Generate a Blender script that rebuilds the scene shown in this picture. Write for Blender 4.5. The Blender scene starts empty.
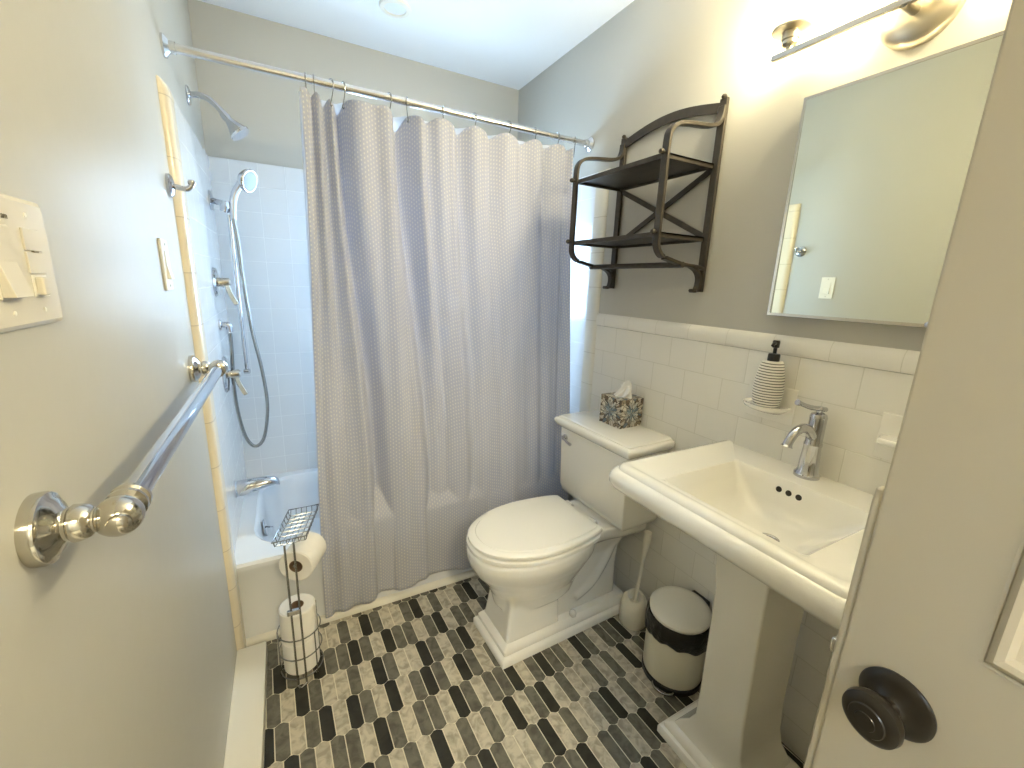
import bpy, bmesh, math, random
from mathutils import Vector, Matrix
random.seed(7)
PI = math.pi
S = bpy.context.scene
COL = S.collection
W, BK, H = 1.52, 2.405, 2.444          # room width, back wall, ceiling
TY = 1.62                               # tub front
FY = -0.52                              # entry wall

# ------------------------------------------------------------------ materials
def M(name, col, rough=0.5, metal=0.0, spec=0.5, coat=0.0, noise=None, bump=None, trans=0.0, ior=1.45):
    m = bpy.data.materials.new(name); m.use_nodes = True
    nt = m.node_tree; b = nt.nodes['Principled BSDF']
    b.inputs['Base Color'].default_value = (*col, 1)
    b.inputs['Roughness'].default_value = rough
    b.inputs['Metallic'].default_value = metal
    b.inputs['Specular IOR Level'].default_value = spec
    b.inputs['Coat Weight'].default_value = coat
    b.inputs['Coat Roughness'].default_value = 0.05
    b.inputs['Transmission Weight'].default_value = trans
    b.inputs['IOR'].default_value = ior
    tc = nt.nodes.new('ShaderNodeTexCoord')
    if noise:
        sc, amt = noise
        n = nt.nodes.new('ShaderNodeTexNoise'); n.inputs['Scale'].default_value = sc; n.inputs['Detail'].default_value = 5
        nt.links.new(tc.outputs['Object'], n.inputs['Vector'])
        r = nt.nodes.new('ShaderNodeMapRange'); r.inputs[1].default_value = 0.3; r.inputs[2].default_value = 0.7
        r.inputs[3].default_value = 1 - amt; r.inputs[4].default_value = 1 + amt
        nt.links.new(n.outputs['Fac'], r.inputs[0])
        mx = nt.nodes.new('ShaderNodeMix'); mx.data_type = 'RGBA'; mx.blend_type = 'MULTIPLY'; mx.inputs[0].default_value = 1
        mx.inputs[6].default_value = (*col, 1)
        nt.links.new(r.outputs[0], mx.inputs[7]); nt.links.new(mx.outputs[2], b.inputs['Base Color'])
    if bump:
        sc, st = bump
        n = nt.nodes.new('ShaderNodeTexNoise'); n.inputs['Scale'].default_value = sc; n.inputs['Detail'].default_value = 3
        nt.links.new(tc.outputs['Object'], n.inputs['Vector'])
        bp = nt.nodes.new('ShaderNodeBump'); bp.inputs['Strength'].default_value = st; bp.inputs['Distance'].default_value = 0.004
        nt.links.new(n.outputs['Fac'], bp.inputs['Height']); nt.links.new(bp.outputs[0], b.inputs['Normal'])
    return m

def tile_mat(name, col, mortar, axes, tw, th, oz, offset=0.5, oy=0.0, rough=0.16, msize=0.0016):
    m = M(name, col, rough); nt = m.node_tree; b = nt.nodes['Principled BSDF']
    tc = nt.nodes.new('ShaderNodeTexCoord'); sp = nt.nodes.new('ShaderNodeSeparateXYZ'); cb = nt.nodes.new('ShaderNodeCombineXYZ')
    nt.links.new(tc.outputs['Object'], sp.inputs[0])
    for k, (a, o) in enumerate(((axes[0], oy), (axes[1], oz))):
        ad = nt.nodes.new('ShaderNodeMath'); ad.operation = 'ADD'; ad.inputs[1].default_value = o
        nt.links.new(sp.outputs[a], ad.inputs[0]); nt.links.new(ad.outputs[0], cb.inputs[k])
    br = nt.nodes.new('ShaderNodeTexBrick'); nt.links.new(cb.outputs[0], br.inputs['Vector'])
    br.offset = offset; br.offset_frequency = 2; br.squash = 1
    br.inputs['Color1'].default_value = (*col, 1); br.inputs['Color2'].default_value = (*[c * 0.985 for c in col], 1)
    br.inputs['Mortar'].default_value = (*mortar, 1)
    br.inputs['Scale'].default_value = 1; br.inputs['Mortar Size'].default_value = msize; br.inputs['Mortar Smooth'].default_value = 0.4
    br.inputs['Brick Width'].default_value = tw; br.inputs['Row Height'].default_value = th
    nt.links.new(br.outputs['Color'], b.inputs['Base Color'])
    n = nt.nodes.new('ShaderNodeTexNoise'); n.inputs['Scale'].default_value = 9; nt.links.new(tc.outputs['Object'], n.inputs['Vector'])
    ma = nt.nodes.new('ShaderNodeMath'); ma.operation = 'MULTIPLY_ADD'; ma.inputs[1].default_value = -1.0
    n2 = nt.nodes.new('ShaderNodeMath'); n2.operation = 'MULTIPLY'; n2.inputs[1].default_value = 0.35
    nt.links.new(n.outputs['Fac'], n2.inputs[0]); nt.links.new(br.outputs['Fac'], ma.inputs[0]); nt.links.new(n2.outputs[0], ma.inputs[2])
    bp = nt.nodes.new('ShaderNodeBump'); bp.inputs['Strength'].default_value = 0.5; bp.inputs['Distance'].default_value = 0.002
    nt.links.new(ma.outputs[0], bp.inputs['Height']); nt.links.new(bp.outputs[0], b.inputs['Normal'])
    return m

def stone_mat(name, c1, c2, sc=28, rough=0.42):
    m = M(name, c1, rough); nt = m.node_tree; b = nt.nodes['Principled BSDF']
    tc = nt.nodes.new('ShaderNodeTexCoord')
    n = nt.nodes.new('ShaderNodeTexNoise'); n.inputs['Scale'].default_value = sc; n.inputs['Detail'].default_value = 7; n.inputs['Distortion'].default_value = 0.8
    nt.links.new(tc.outputs['Object'], n.inputs['Vector'])
    r = nt.nodes.new('ShaderNodeValToRGB'); r.color_ramp.elements[0].position = 0.36; r.color_ramp.elements[1].position = 0.60
    r.color_ramp.elements[0].color = (*c2, 1); r.color_ramp.elements[1].color = (*c1, 1)
    nt.links.new(n.outputs['Fac'], r.inputs[0]); nt.links.new(r.outputs[0], b.inputs['Base Color'])
    return m

PAINT = M('wall_paint', (0.50, 0.487, 0.44), 0.36, spec=0.38, bump=(14, 0.25))
CEILM = M('ceiling_paint', (0.90, 0.91, 0.92), 0.7)
TRIMW = M('trim_paint', (0.80, 0.77, 0.68), 0.3)
DOORM = M('door_paint', (0.52, 0.47, 0.37), 0.33, bump=(22, 0.12))
PORC = M('porcelain', (0.88, 0.86, 0.80), 0.08, coat=0.6)
TUBM = M('tub_enamel', (0.82, 0.83, 0.84), 0.14, coat=0.4)
CHROME = M('chrome', (0.58, 0.58, 0.60), 0.07, metal=1)
NICKEL = M('polished_nickel', (0.60, 0.57, 0.51), 0.13, metal=1)
RODM = M('rod_steel', (0.72, 0.71, 0.70), 0.2, metal=1)
BNICK = M('brushed_nickel', (0.62, 0.56, 0.44), 0.34, metal=1)
STEEL = M('wire_steel', (0.36, 0.355, 0.34), 0.25, metal=1)
BRONZE = M('dark_bronze', (0.016, 0.012, 0.008), 0.30, spec=0.5, noise=(18, 0.3))
IRON = M('shelf_iron', (0.060, 0.050, 0.038), 0.45, metal=0.35, noise=(25, 0.25))
PLATEM = M('ivory_plastic', (0.66, 0.62, 0.53), 0.25)
PLATEW = M('white_plastic', (0.84, 0.81, 0.72), 0.28)
BLACKP = M('black_plastic', (0.015, 0.014, 0.013), 0.3)
BAGM = M('bin_bag', (0.010, 0.009, 0.007), 0.28, bump=(60, 1.0))
PAPER = M('toilet_paper', (0.88, 0.85, 0.80), 0.9, bump=(70, 0.5))
CARD = M('cardboard', (0.20, 0.13, 0.08), 0.9)
TISSUE = M('tissue', (0.88, 0.86, 0.82), 0.85)
DARK = M('dark_hole', (0.03, 0.025, 0.02), 0.5)
INKM = M('dark_print', (0.16, 0.14, 0.10), 0.6)
CREAM = tile_mat('cream_bullnose', (0.82, 0.73, 0.56), (0.6, 0.52, 0.40), (1, 2), 0.5, 0.152, 0.0, 0, 0.1, 0.18)
CREAMR = tile_mat('white_bullnose', (0.80, 0.77, 0.68), (0.62, 0.58, 0.48), (1, 2), 0.5, 0.152, 0.0, 0, 0.1, 0.18)
CAPM = tile_mat('cap_tile', (0.84, 0.82, 0.76), (0.72, 0.70, 0.63), (1, 2), 0.152, 0.5, 0.0, 0, 0.03, 0.15, 0.0012)
TILE_R = tile_mat('white_wall_tile', (0.84, 0.82, 0.76), (0.72, 0.70, 0.63), (1, 2), 0.152, 0.110, 0.013, 0.5, 0.034, 0.14)
TILE_X = tile_mat('white_tub_tile', (0.80, 0.80, 0.79), (0.90, 0.90, 0.88), (1, 2), 0.110, 0.110, 0.0, 0, 0.03, 0.14)
TILE_B = tile_mat('white_tub_tile_back', (0.80, 0.80, 0.79), (0.90, 0.90, 0.88), (0, 2), 0.110, 0.110, 0.0, 0, 0.03, 0.14)
GROUT = M('floor_grout', (0.74, 0.69, 0.55), 0.85)
T_DARK = stone_mat('dark_tile', (0.032, 0.030, 0.022), (0.018, 0.017, 0.012), 20, 0.45)
T_GREY = stone_mat('grey_tile', (0.165, 0.155, 0.122), (0.095, 0.088, 0.068), 30, 0.5)
T_LITE = stone_mat('light_tile', (0.58, 0.53, 0.42), (0.34, 0.305, 0.235), 34, 0.5)

def glass_thin(name, tint=(1, 1, 1), gloss=0.12):
    m = bpy.data.materials.new(name); m.use_nodes = True; nt = m.node_tree
    nt.nodes.remove(nt.nodes['Principled BSDF']); out = nt.nodes['Material Output']
    t = nt.nodes.new('ShaderNodeBsdfTransparent'); t.inputs[0].default_value = (*tint, 1)
    g = nt.nodes.new('ShaderNodeBsdfGlossy'); g.inputs['Roughness'].default_value = 0.03
    fr = nt.nodes.new('ShaderNodeFresnel'); fr.inputs[0].default_value = 1.45
    mx = nt.nodes.new('ShaderNodeMixShader'); sc_ = nt.nodes.new('ShaderNodeMath'); sc_.operation = 'MULTIPLY'; sc_.inputs[1].default_value = 0.35; nt.links.new(fr.outputs[0], sc_.inputs[0]); nt.links.new(sc_.outputs[0], mx.inputs[0])
    nt.links.new(t.outputs[0], mx.inputs[1]); nt.links.new(g.outputs[0], mx.inputs[2]); nt.links.new(mx.outputs[0], out.inputs[0])
    return m
GLASS = glass_thin('clear_glass', (0.96, 0.97, 0.97))
MIRROR = M('mirror_silver', (0.80, 0.83, 0.74), 0.012, metal=1)
FRAMEC = M('mirror_frame_metal', (0.62, 0.58, 0.50), 0.2, metal=1)
def emit(name, col, st):
    m = bpy.data.materials.new(name); m.use_nodes = True; nt = m.node_tree
    b = nt.nodes['Principled BSDF']; b.inputs['Emission Color'].default_value = (*col, 1); b.inputs['Emission Strength'].default_value = st
    b.inputs['Base Color'].default_value = (0.9, 0.9, 0.85, 1)
    return m
def bulb_mat():
    m = bpy.data.materials.new('lit_bulb'); m.use_nodes = True; nt = m.node_tree
    nt.nodes.remove(nt.nodes['Principled BSDF']); out = nt.nodes['Material Output']
    t = nt.nodes.new('ShaderNodeBsdfTransparent'); e = nt.nodes.new('ShaderNodeEmission'); e.inputs[0].default_value = (1.0, 0.82, 0.52, 1); e.inputs[1].default_value = 40
    mx = nt.nodes.new('ShaderNodeMixShader'); mx.inputs[0].default_value = 0.35
    nt.links.new(t.outputs[0], mx.inputs[1]); nt.links.new(e.outputs[0], mx.inputs[2]); nt.links.new(mx.outputs[0], out.inputs[0]); return m
BULB = bulb_mat()

def curtain_mat():
    m = M('dotted_grey_fabric', (0.3, 0.3, 0.33), 0.85, spec=0.2); nt = m.node_tree; b = nt.nodes['Principled BSDF']
    uv = nt.nodes.new('ShaderNodeUVMap'); uv.uv_map = 'UVMap'
    sp = nt.nodes.new('ShaderNodeSeparateXYZ'); nt.links.new(uv.outputs[0], sp.inputs[0])
    def mth(op, a, bb=None, c=None):
        n = nt.nodes.new('ShaderNodeMath'); n.operation = op
        for i, v in enumerate((a, bb, c)):
            if v is None: continue
            if isinstance(v, (int, float)): n.inputs[i].default_value = v
            else: nt.links.new(v, n.inputs[i])
        return n.outputs[0]
    P, Q = 0.0115, 0.015
    u = mth('DIVIDE', sp.outputs[0], P); v = mth('DIVIDE', sp.outputs[1], Q)
    par = mth('MULTIPLY', mth('MODULO', mth('FLOOR', u), 2.0), 0.5)
    v2 = mth('ADD', v, par)
    fu = mth('SUBTRACT', mth('FRACT', u), 0.5); fv = mth('SUBTRACT', mth('FRACT', v2), 0.5)
    d = mth('ADD', mth('MULTIPLY', mth('MULTIPLY', fu, fu), 1.4), mth('MULTIPLY', fv, fv))
    dot = mth('LESS_THAN', d, 0.058)
    # fine woven lozenge between the dots
    lz = mth('ABSOLUTE', mth('SUBTRACT', mth('ADD', mth('ABSOLUTE', fu), mth('ABSOLUTE', fv)), 0.42))
    ln = mth('MULTIPLY', mth('LESS_THAN', lz, 0.05), 0.12)
    fac = mth('MAXIMUM', dot, ln)
    mx = nt.nodes.new('ShaderNodeMix'); mx.data_type = 'RGBA'; nt.links.new(fac, mx.inputs[0])
    mx.inputs[6].default_value = (0.64, 0.645, 0.72, 1); mx.inputs[7].default_value = (0.86, 0.84, 0.80, 1)
    nt.links.new(mx.outputs[2], b.inputs['Base Color'])
    tr = nt.nodes.new('ShaderNodeBsdfTranslucent'); nt.links.new(mx.outputs[2], tr.inputs[0])
    ms = nt.nodes.new('ShaderNodeMixShader'); ms.inputs[0].default_value = 0.42
    nt.links.new(b.outputs[0], ms.inputs[1]); nt.links.new(tr.outputs[0], ms.inputs[2])
    nt.links.new(ms.outputs[0], nt.nodes['Material Output'].inputs[0])
    bp = nt.nodes.new('ShaderNodeBump'); bp.inputs['Strength'].default_value = 0.4; bp.inputs['Distance'].default_value = 0.001
    nt.links.new(fac, bp.inputs['Height']); nt.links.new(bp.outputs[0], b.inputs['Normal'])
    return m
CURT = curtain_mat()
def liner_mat():
    m = M('white_liner', (0.85, 0.86, 0.87), 0.5); nt = m.node_tree; b = nt.nodes['Principled BSDF']
    tr = nt.nodes.new('ShaderNodeBsdfTranslucent'); tr.inputs[0].default_value = (0.85, 0.88, 0.92, 1)
    ms = nt.nodes.new('ShaderNodeMixShader'); ms.inputs[0].default_value = 0.5
    nt.links.new(b.outputs[0], ms.inputs[1]); nt.links.new(tr.outputs[0], ms.inputs[2])
    nt.links.new(ms.outputs[0], nt.nodes['Material Output'].inputs[0]); return m
LINER = liner_mat()

def stripe_mat():                     # white ceramic with thin dark hand-drawn rings
    m = M('ringed_ceramic', (0.84, 0.80, 0.72), 0.3); nt = m.node_tree; b = nt.nodes['Principled BSDF']
    tc = nt.nodes.new('ShaderNodeTexCoord'); sp = nt.nodes.new('ShaderNodeSeparateXYZ'); nt.links.new(tc.outputs['Object'], sp.inputs[0])
    n = nt.nodes.new('ShaderNodeTexNoise'); n.inputs['Scale'].default_value = 30; nt.links.new(tc.outputs['Object'], n.inputs['Vector'])
    a = nt.nodes.new('ShaderNodeMath'); a.operation = 'MULTIPLY_ADD'; a.inputs[1].default_value = 0.002
    nt.links.new(n.outputs['Fac'], a.inputs[0]); nt.links.new(sp.outputs[2], a.inputs[2])
    d = nt.nodes.new('ShaderNodeMath'); d.operation = 'DIVIDE'; d.inputs[1].default_value = 0.0078; nt.links.new(a.outputs[0], d.inputs[0])
    f = nt.nodes.new('ShaderNodeMath'); f.operation = 'FRACT'; nt.links.new(d.outputs[0], f.inputs[0])
    l = nt.nodes.new('ShaderNodeMath'); l.operation = 'LESS_THAN'; l.inputs[1].default_value = 0.30; nt.links.new(f.outputs[0], l.inputs[0])
    mx = nt.nodes.new('ShaderNodeMix'); mx.data_type = 'RGBA'; nt.links.new(l.outputs[0], mx.inputs[0])
    mx.inputs[6].default_value = (0.82, 0.79, 0.73, 1); mx.inputs[7].default_value = (0.03, 0.027, 0.022, 1)
    nt.links.new(mx.outputs[2], b.inputs['Base Color']); return m
RINGED = stripe_mat()

def mosaic_mat():                     # glass-splinter sunburst mosaic, blue hearts in grey and bronze
    m = M('sunburst_mosaic', (0.3, 0.27, 0.22), 0.22, spec=0.6); nt = m.node_tree; b = nt.nodes['Principled BSDF']
    uv = nt.nodes.new('ShaderNodeUVMap'); uv.uv_map = 'UVMap'
    mp = nt.nodes.new('ShaderNodeVectorMath'); mp.operation = 'SUBTRACT'; mp.inputs[1].default_value = (0.5, 0.5, 0); nt.links.new(uv.outputs[0], mp.inputs[0])
    ln = nt.nodes.new('ShaderNodeVectorMath'); ln.operation = 'LENGTH'; nt.links.new(mp.outputs[0], ln.inputs[0])
    sp = nt.nodes.new('ShaderNodeSeparateXYZ'); nt.links.new(mp.outputs[0], sp.inputs[0])
    at = nt.nodes.new('ShaderNodeMath'); at.operation = 'ARCTAN2'; nt.links.new(sp.outputs[1], at.inputs[0]); nt.links.new(sp.outputs[0], at.inputs[1])
    a2 = nt.nodes.new('ShaderNodeMath'); a2.operation = 'MULTIPLY'; a2.inputs[1].default_value = 3.8; nt.links.new(at.outputs[0], a2.inputs[0])
    r2 = nt.nodes.new('ShaderNodeMath'); r2.operation = 'MULTIPLY'; r2.inputs[1].default_value = 4.6; nt.links.new(ln.outputs['Value'], r2.inputs[0])
    cb = nt.nodes.new('ShaderNodeCombineXYZ'); nt.links.new(a2.outputs[0], cb.inputs[0]); nt.links.new(r2.outputs[0], cb.inputs[1])
    vo = nt.nodes.new('ShaderNodeTexVoronoi'); vo.inputs['Scale'].default_value = 1.15; nt.links.new(cb.outputs[0], vo.inputs['Vector'])
    ve = nt.nodes.new('ShaderNodeTexVoronoi'); ve.feature = 'DISTANCE_TO_EDGE'; ve.inputs['Scale'].default_value = 1.15; nt.links.new(cb.outputs[0], ve.inputs['Vector'])
    sc = nt.nodes.new('ShaderNodeSeparateColor'); nt.links.new(vo.outputs['Color'], sc.inputs[0])
    rp = nt.nodes.new('ShaderNodeValToRGB'); rp.color_ramp.interpolation = 'CONSTANT'
    cols = [(0, (0.13, 0.10, 0.07)), (0.15, (0.48, 0.43, 0.35)), (0.42, (0.24, 0.19, 0.13)), (0.58, (0.62, 0.58, 0.49)), (0.78, (0.30, 0.26, 0.20)), (0.9, (0.12, 0.15, 0.17))]
    el = rp.color_ramp.elements
    el[0].position = 0; el[0].color = (*cols[0][1], 1); el[1].position = cols[1][0]; el[1].color = (*cols[1][1], 1)
    for p, c in cols[2:]: e = el.new(p); e.color = (*c, 1)
    nt.links.new(sc.outputs[0], rp.inputs[0])
    ri = nt.nodes.new('ShaderNodeMapRange'); ri.inputs[1].default_value = 0.10; ri.inputs[2].default_value = 0.42; ri.inputs[3].default_value = 0.75; ri.inputs[4].default_value = 0
    nt.links.new(ln.outputs['Value'], ri.inputs[0])
    gt = nt.nodes.new('ShaderNodeMath'); gt.operation = 'MULTIPLY'; nt.links.new(ri.outputs[0], gt.inputs[0]); nt.links.new(sc.outputs[1], gt.inputs[1])
    mx = nt.nodes.new('ShaderNodeMix'); mx.data_type = 'RGBA'; nt.links.new(gt.outputs[0], mx.inputs[0]); nt.links.new(rp.outputs[0], mx.inputs[6]); mx.inputs[7].default_value = (0.06, 0.22, 0.34, 1)
    lt = nt.nodes.new('ShaderNodeMath'); lt.operation = 'LESS_THAN'; lt.inputs[1].default_value = 0.05; nt.links.new(ve.outputs['Distance'], lt.inputs[0])
    m2 = nt.nodes.new('ShaderNodeMix'); m2.data_type = 'RGBA'; nt.links.new(lt.outputs[0], m2.inputs[0]); nt.links.new(mx.outputs[2], m2.inputs[6]); m2.inputs[7].default_value = (0.05, 0.04, 0.03, 1)
    nt.links.new(m2.outputs[2], b.inputs['Base Color']); return m
MOSAIC = mosaic_mat()

# ------------------------------------------------------------------ mesh helpers
def obj(name, bm, mat, parent=None, label=None, smooth=True, bevel=0.0, seg=2, sub=0, loc=None, solid=0):
    bmesh.ops.recalc_face_normals(bm, faces=bm.faces[:])
    me = bpy.data.meshes.new(name); bm.to_mesh(me); bm.free()
    for m in (mat if isinstance(mat, (list, tuple)) else [mat]): me.materials.append(m)
    if smooth:
        for p in me.polygons: p.use_smooth = True
        me.set_sharp_from_angle(angle=math.radians(38))
    o = bpy.data.objects.new(name, me); COL.objects.link(o)
    if loc: o.location = loc
    if parent: o.parent = parent
    if label: o['label'] = label
    if solid:
        s = o.modifiers.new('Solidify', 'SOLIDIFY'); s.thickness = solid; s.offset = 0
    if bevel:
        b = o.modifiers.new('Bevel', 'BEVEL'); b.width = bevel; b.segments = seg; b.limit_method = 'ANGLE'; b.angle_limit = math.radians(40)
    if sub:
        s = o.modifiers.new('Subd', 'SUBSURF'); s.levels = sub; s.render_levels = sub
    return o
def thing(name, label, cat, loc=(0, 0, 0), rz=0, group=None):
    o = bpy.data.objects.new(name, None); COL.objects.link(o); o.empty_display_size = 0.05
    o.location = loc; o.rotation_euler = (0, 0, rz); o['label'] = label; o['category'] = cat
    if group: o['group'] = group
    return o
def tag(o, label, cat, group=None):
    o['label'] = label; o['category'] = cat
    if group: o['group'] = group
    return o
def struct(name, bm, mat, parent=None, **k):
    o = obj(name, bm, mat, parent, **k)
    if not parent: o['kind'] = 'structure'
    return o
def box(bm, x0, x1, y0, y1, z0, z1):
    vs = [bm.verts.new((x, y, z)) for z in (z0, z1) for x, y in ((x0, y0), (x1, y0), (x1, y1), (x0, y1))]
    for f in ((0, 3, 2, 1), (4, 5, 6, 7), (0, 1, 5, 4), (1, 2, 6, 5), (2, 3, 7, 6), (3, 0, 4, 7)):
        bm.faces.new([vs[i] for i in f])
    return bm
def bx(*a): return box(bmesh.new(), *a)
def frame_of(d):
    d = Vector(d).normalized(); up = Vector((0, 0, 1)) if abs(d.z) < 0.95 else Vector((1, 0, 0))
    a = d.cross(up).normalized(); b = d.cross(a).normalized()
    return a, b
def lathe(bm, prof, org=(0, 0, 0), axis=(0, 0, 1), n=32, sx=1, sy=1):
    """prof: (radius, distance along axis)"""
    ax = Vector(axis).normalized(); a, b = frame_of(ax); o = Vector(org); rings = []
    for r, h in prof:
        if r < 1e-6: rings.append([bm.verts.new(o + ax * h)]); continue
        rings.append([bm.verts.new(o + ax * h + a * (r * sx * math.cos(2 * PI * i / n)) + b * (r * sy * math.sin(2 * PI * i / n))) for i in range(n)])
    for p, q in zip(rings, rings[1:]):
        if len(p) == 1 and len(q) == 1: continue
        for i in range(n):
            j = (i + 1) % n
            if len(p) == 1: bm.faces.new((p[0], q[i], q[j]))
            elif len(q) == 1: bm.faces.new((p[i], p[j], q[0]))
            else: bm.faces.new((p[i], p[j], q[j], q[i]))
    for rg in (rings[0], rings[-1]):
        if len(rg) > 2: bm.faces.new(rg)
    return bm
def catmull(pts, k=8, closed=False):
    pts = [Vector(p) for p in pts]; out = []; n = len(pts)
    rng = range(n) if closed else range(n - 1)
    for i in rng:
        g = (lambda j: pts[j % n]) if closed else (lambda j: pts[max(0, min(n - 1, j))])
        p0, p1, p2, p3 = g(i - 1), g(i), g(i + 1), g(i + 2)
        for s in range(k):
            t = s / k
            out.append(0.5 * ((2 * p1) + (p2 - p0) * t + (2 * p0 - 5 * p1 + 4 * p2 - p3) * t * t + (3 * p1 - p0 - 3 * p2 + p3) * t ** 3))
    if not closed: out.append(pts[-1])
    return out
def tube(bm, pts, r, n=10, closed=False, flat=None):
    """swept tube; r number or list; flat=(w,h) sweeps a flattened section"""
    pts = [Vector(p) for p in pts]; m = len(pts); rings = []
    rs = r if isinstance(r, (list, tuple)) else [r] * m
    t0 = (pts[1] - pts[0]).normalized(); a, b = frame_of(t0)
    for i, p in enumerate(pts):
        if closed: t = (pts[(i + 1) % m] - pts[i - 1]).normalized()
        else: t = (pts[min(i + 1, m - 1)] - pts[max(i - 1, 0)]).normalized()
        a = (a - t * a.dot(t)).normalized(); b = t.cross(a)
        w, h = (rs[i], rs[i]) if not flat else flat
        rings.append([bm.verts.new(p + a * (w * math.cos(2 * PI * k / n)) + b * (h * math.sin(2 * PI * k / n))) for k in range(n)])
    prs = list(zip(rings, rings[1:])) + ([(rings[-1], rings[0])] if closed else [])
    for p, q in prs:
        for i in range(n):
            j = (i + 1) % n; bm.faces.new((p[i], p[j], q[j], q[i]))
    if not closed:
        bm.faces.new(rings[0]); bm.faces.new(rings[-1])
    return bm
def bar(bm, pts, half, up):
    """rectangular bar swept along pts; half=(side half width, half thickness along up)"""
    pts = [Vector(p) for p in pts]; m = len(pts); up = Vector(up); rings = []
    for i, p in enumerate(pts):
        t = (pts[min(i + 1, m - 1)] - pts[max(i - 1, 0)]).normalized()
        u = (up - t * up.dot(t)).normalized(); s = t.cross(u)
        rings.append([bm.verts.new(p + s * (half[0] * x) + u * (half[1] * y)) for x, y in ((-1, -1), (1, -1), (1, 1), (-1, 1))])
    for p, q in zip(rings, rings[1:]):
        for i in range(4):
            j = (i + 1) % 4; bm.faces.new((p[i], p[j], q[j], q[i]))
    bm.faces.new(rings[0]); bm.faces.new(rings[-1])
    return bm
def rrect(x0, x1, y0, y1, r, z, k=5):
    rr = r if isinstance(r, (list, tuple)) else [r] * 4; out = []
    for (cx, cy, a0), q in zip(((x1, y1, 0), (x0, y1, 90), (x0, y0, 180), (x1, y0, 270)), rr):
        q = max(q, 1e-4); sx = -1 if cx == x1 else 1; sy = -1 if cy == y1 else 1
        for i in range(k + 1):
            a = math.radians(a0 + 90 * i / k)
            out.append((cx + sx * q + q * math.cos(a), cy + sy * q + q * math.sin(a), z))
    return out
def loft(bm, rings, cap0=True, cap1=True):
    R = [[bm.verts.new(p) for p in r] for r in rings]
    n = len(R[0])
    for p, q in zip(R, R[1:]):
        for i in range(n):
            j = (i + 1) % n; bm.faces.new((p[i], p[j], q[j], q[i]))
    if cap0: bm.faces.new(R[0])
    if cap1: bm.faces.new(R[-1])
    return R
def grid(bm, fn, nu, nv, uvf=None):
    V = [[bm.verts.new(fn(i / nu, j / nv)) for j in range(nv + 1)] for i in range(nu + 1)]
    uv = bm.loops.layers.uv.new('UVMap') if uvf else None
    for i in range(nu):
        for j in range(nv):
            f = bm.faces.new((V[i][j], V[i + 1][j], V[i + 1][j + 1], V[i][j + 1]))
            if uv:
                for l, (a, b) in zip(f.loops, ((i, j), (i + 1, j), (i + 1, j + 1), (i, j + 1))): l[uv].uv = uvf(a / nu, b / nv)
    return V
def sm(a, b, t):
    t = max(0, min(1, (t - a) / (b - a))); return t * t * (3 - 2 * t)

# ------------------------------------------------------------------ room shell
TH = 0.10
struct('wall_left', bx(-TH, 0, FY - TH, BK + TH, 0, H), PAINT, smooth=False)
struct('wall_right', bx(W + 0.006, W + 0.006 + TH, FY - TH, BK + TH, 0, H), PAINT, smooth=False)
WX0, WX1, WZ0, WZ1 = 0.50, 1.15, 1.12, 1.80        # window behind the curtain
bm = bmesh.new()
box(bm, 0, WX0, BK, BK + TH, 0, H); box(bm, WX1, W + 0.006, BK, BK + TH, 0, H)
box(bm, WX0, WX1, BK, BK + TH, 0, WZ0); box(bm, WX0, WX1, BK, BK + TH, WZ1, H)
struct('wall_back', bm, PAINT, smooth=False)
DX0, DX1 = 0.06, 0.735                              # doorway
bm = bmesh.new()
box(bm, 0, DX0, FY - TH, FY, 0, H); box(bm, DX1, W + 0.006, FY - TH, FY, 0, H); box(bm, DX0, DX1, FY - TH, FY, 2.06, H)
struct('wall_front', bm, PAINT, smooth=False)
struct('ceiling', bx(-TH, W + 0.1, FY - 1.4, BK + TH, H, H + 0.08), CEILM, smooth=False)
bm = bmesh.new()                                    # short hall beyond the doorway
box(bm, -0.4, -0.3, FY - 1.4, FY - TH, 0, H); box(bm, 1.5, 1.6, FY - 1.4, FY - TH, 0, H); box(bm, -0.4, 1.6, FY - 1.5, FY - 1.4, 0, H)
box(bm, -0.4, 0, FY - TH - 0.001, FY - 0.05, 0, H)
struct('wall_hall', bm, PAINT, smooth=False)

# floor: grout bed and elongated hexagon tiles
bm = bmesh.new(); box(bm, -0.4, W + 0.1, FY - 1.5, BK, -0.06, -0.0012)
mi = {'X': 0, 'B': 1, 'G': 2, 'L': 3}
rows = {0: (-1, 'LGLBGLLGBLGLLGBLGLLGB'), 1: (-6, 'GBGLBGGBGLBGGLGBLGGLGBLGGLBGL'),
        2: (-6, 'GLBGLLGLBGLLBGLGBLLGBLGLBGLG'), 3: (-6, 'BGLGBLBGLBLGBGLBGLGBLGLBGGLB'),
        4: (-6, 'LBGLGGLBGLGGLBGLGGBLGBGGLBGLGGBLG'), 5: (1, 'GLGLBLGLGLBLGBLGLLGLGLBLGBLG'),
        6: (7, 'BGLLGBLGLLGBLGLLGBLGB'), 7: (13, 'GBLGGLGBLGGBLG'), 8: (16, 'LBGLGBLGLB')}
tw, tp, hp = 0.0415, 0.1174, 0.0105
g = 0.0030
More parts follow.
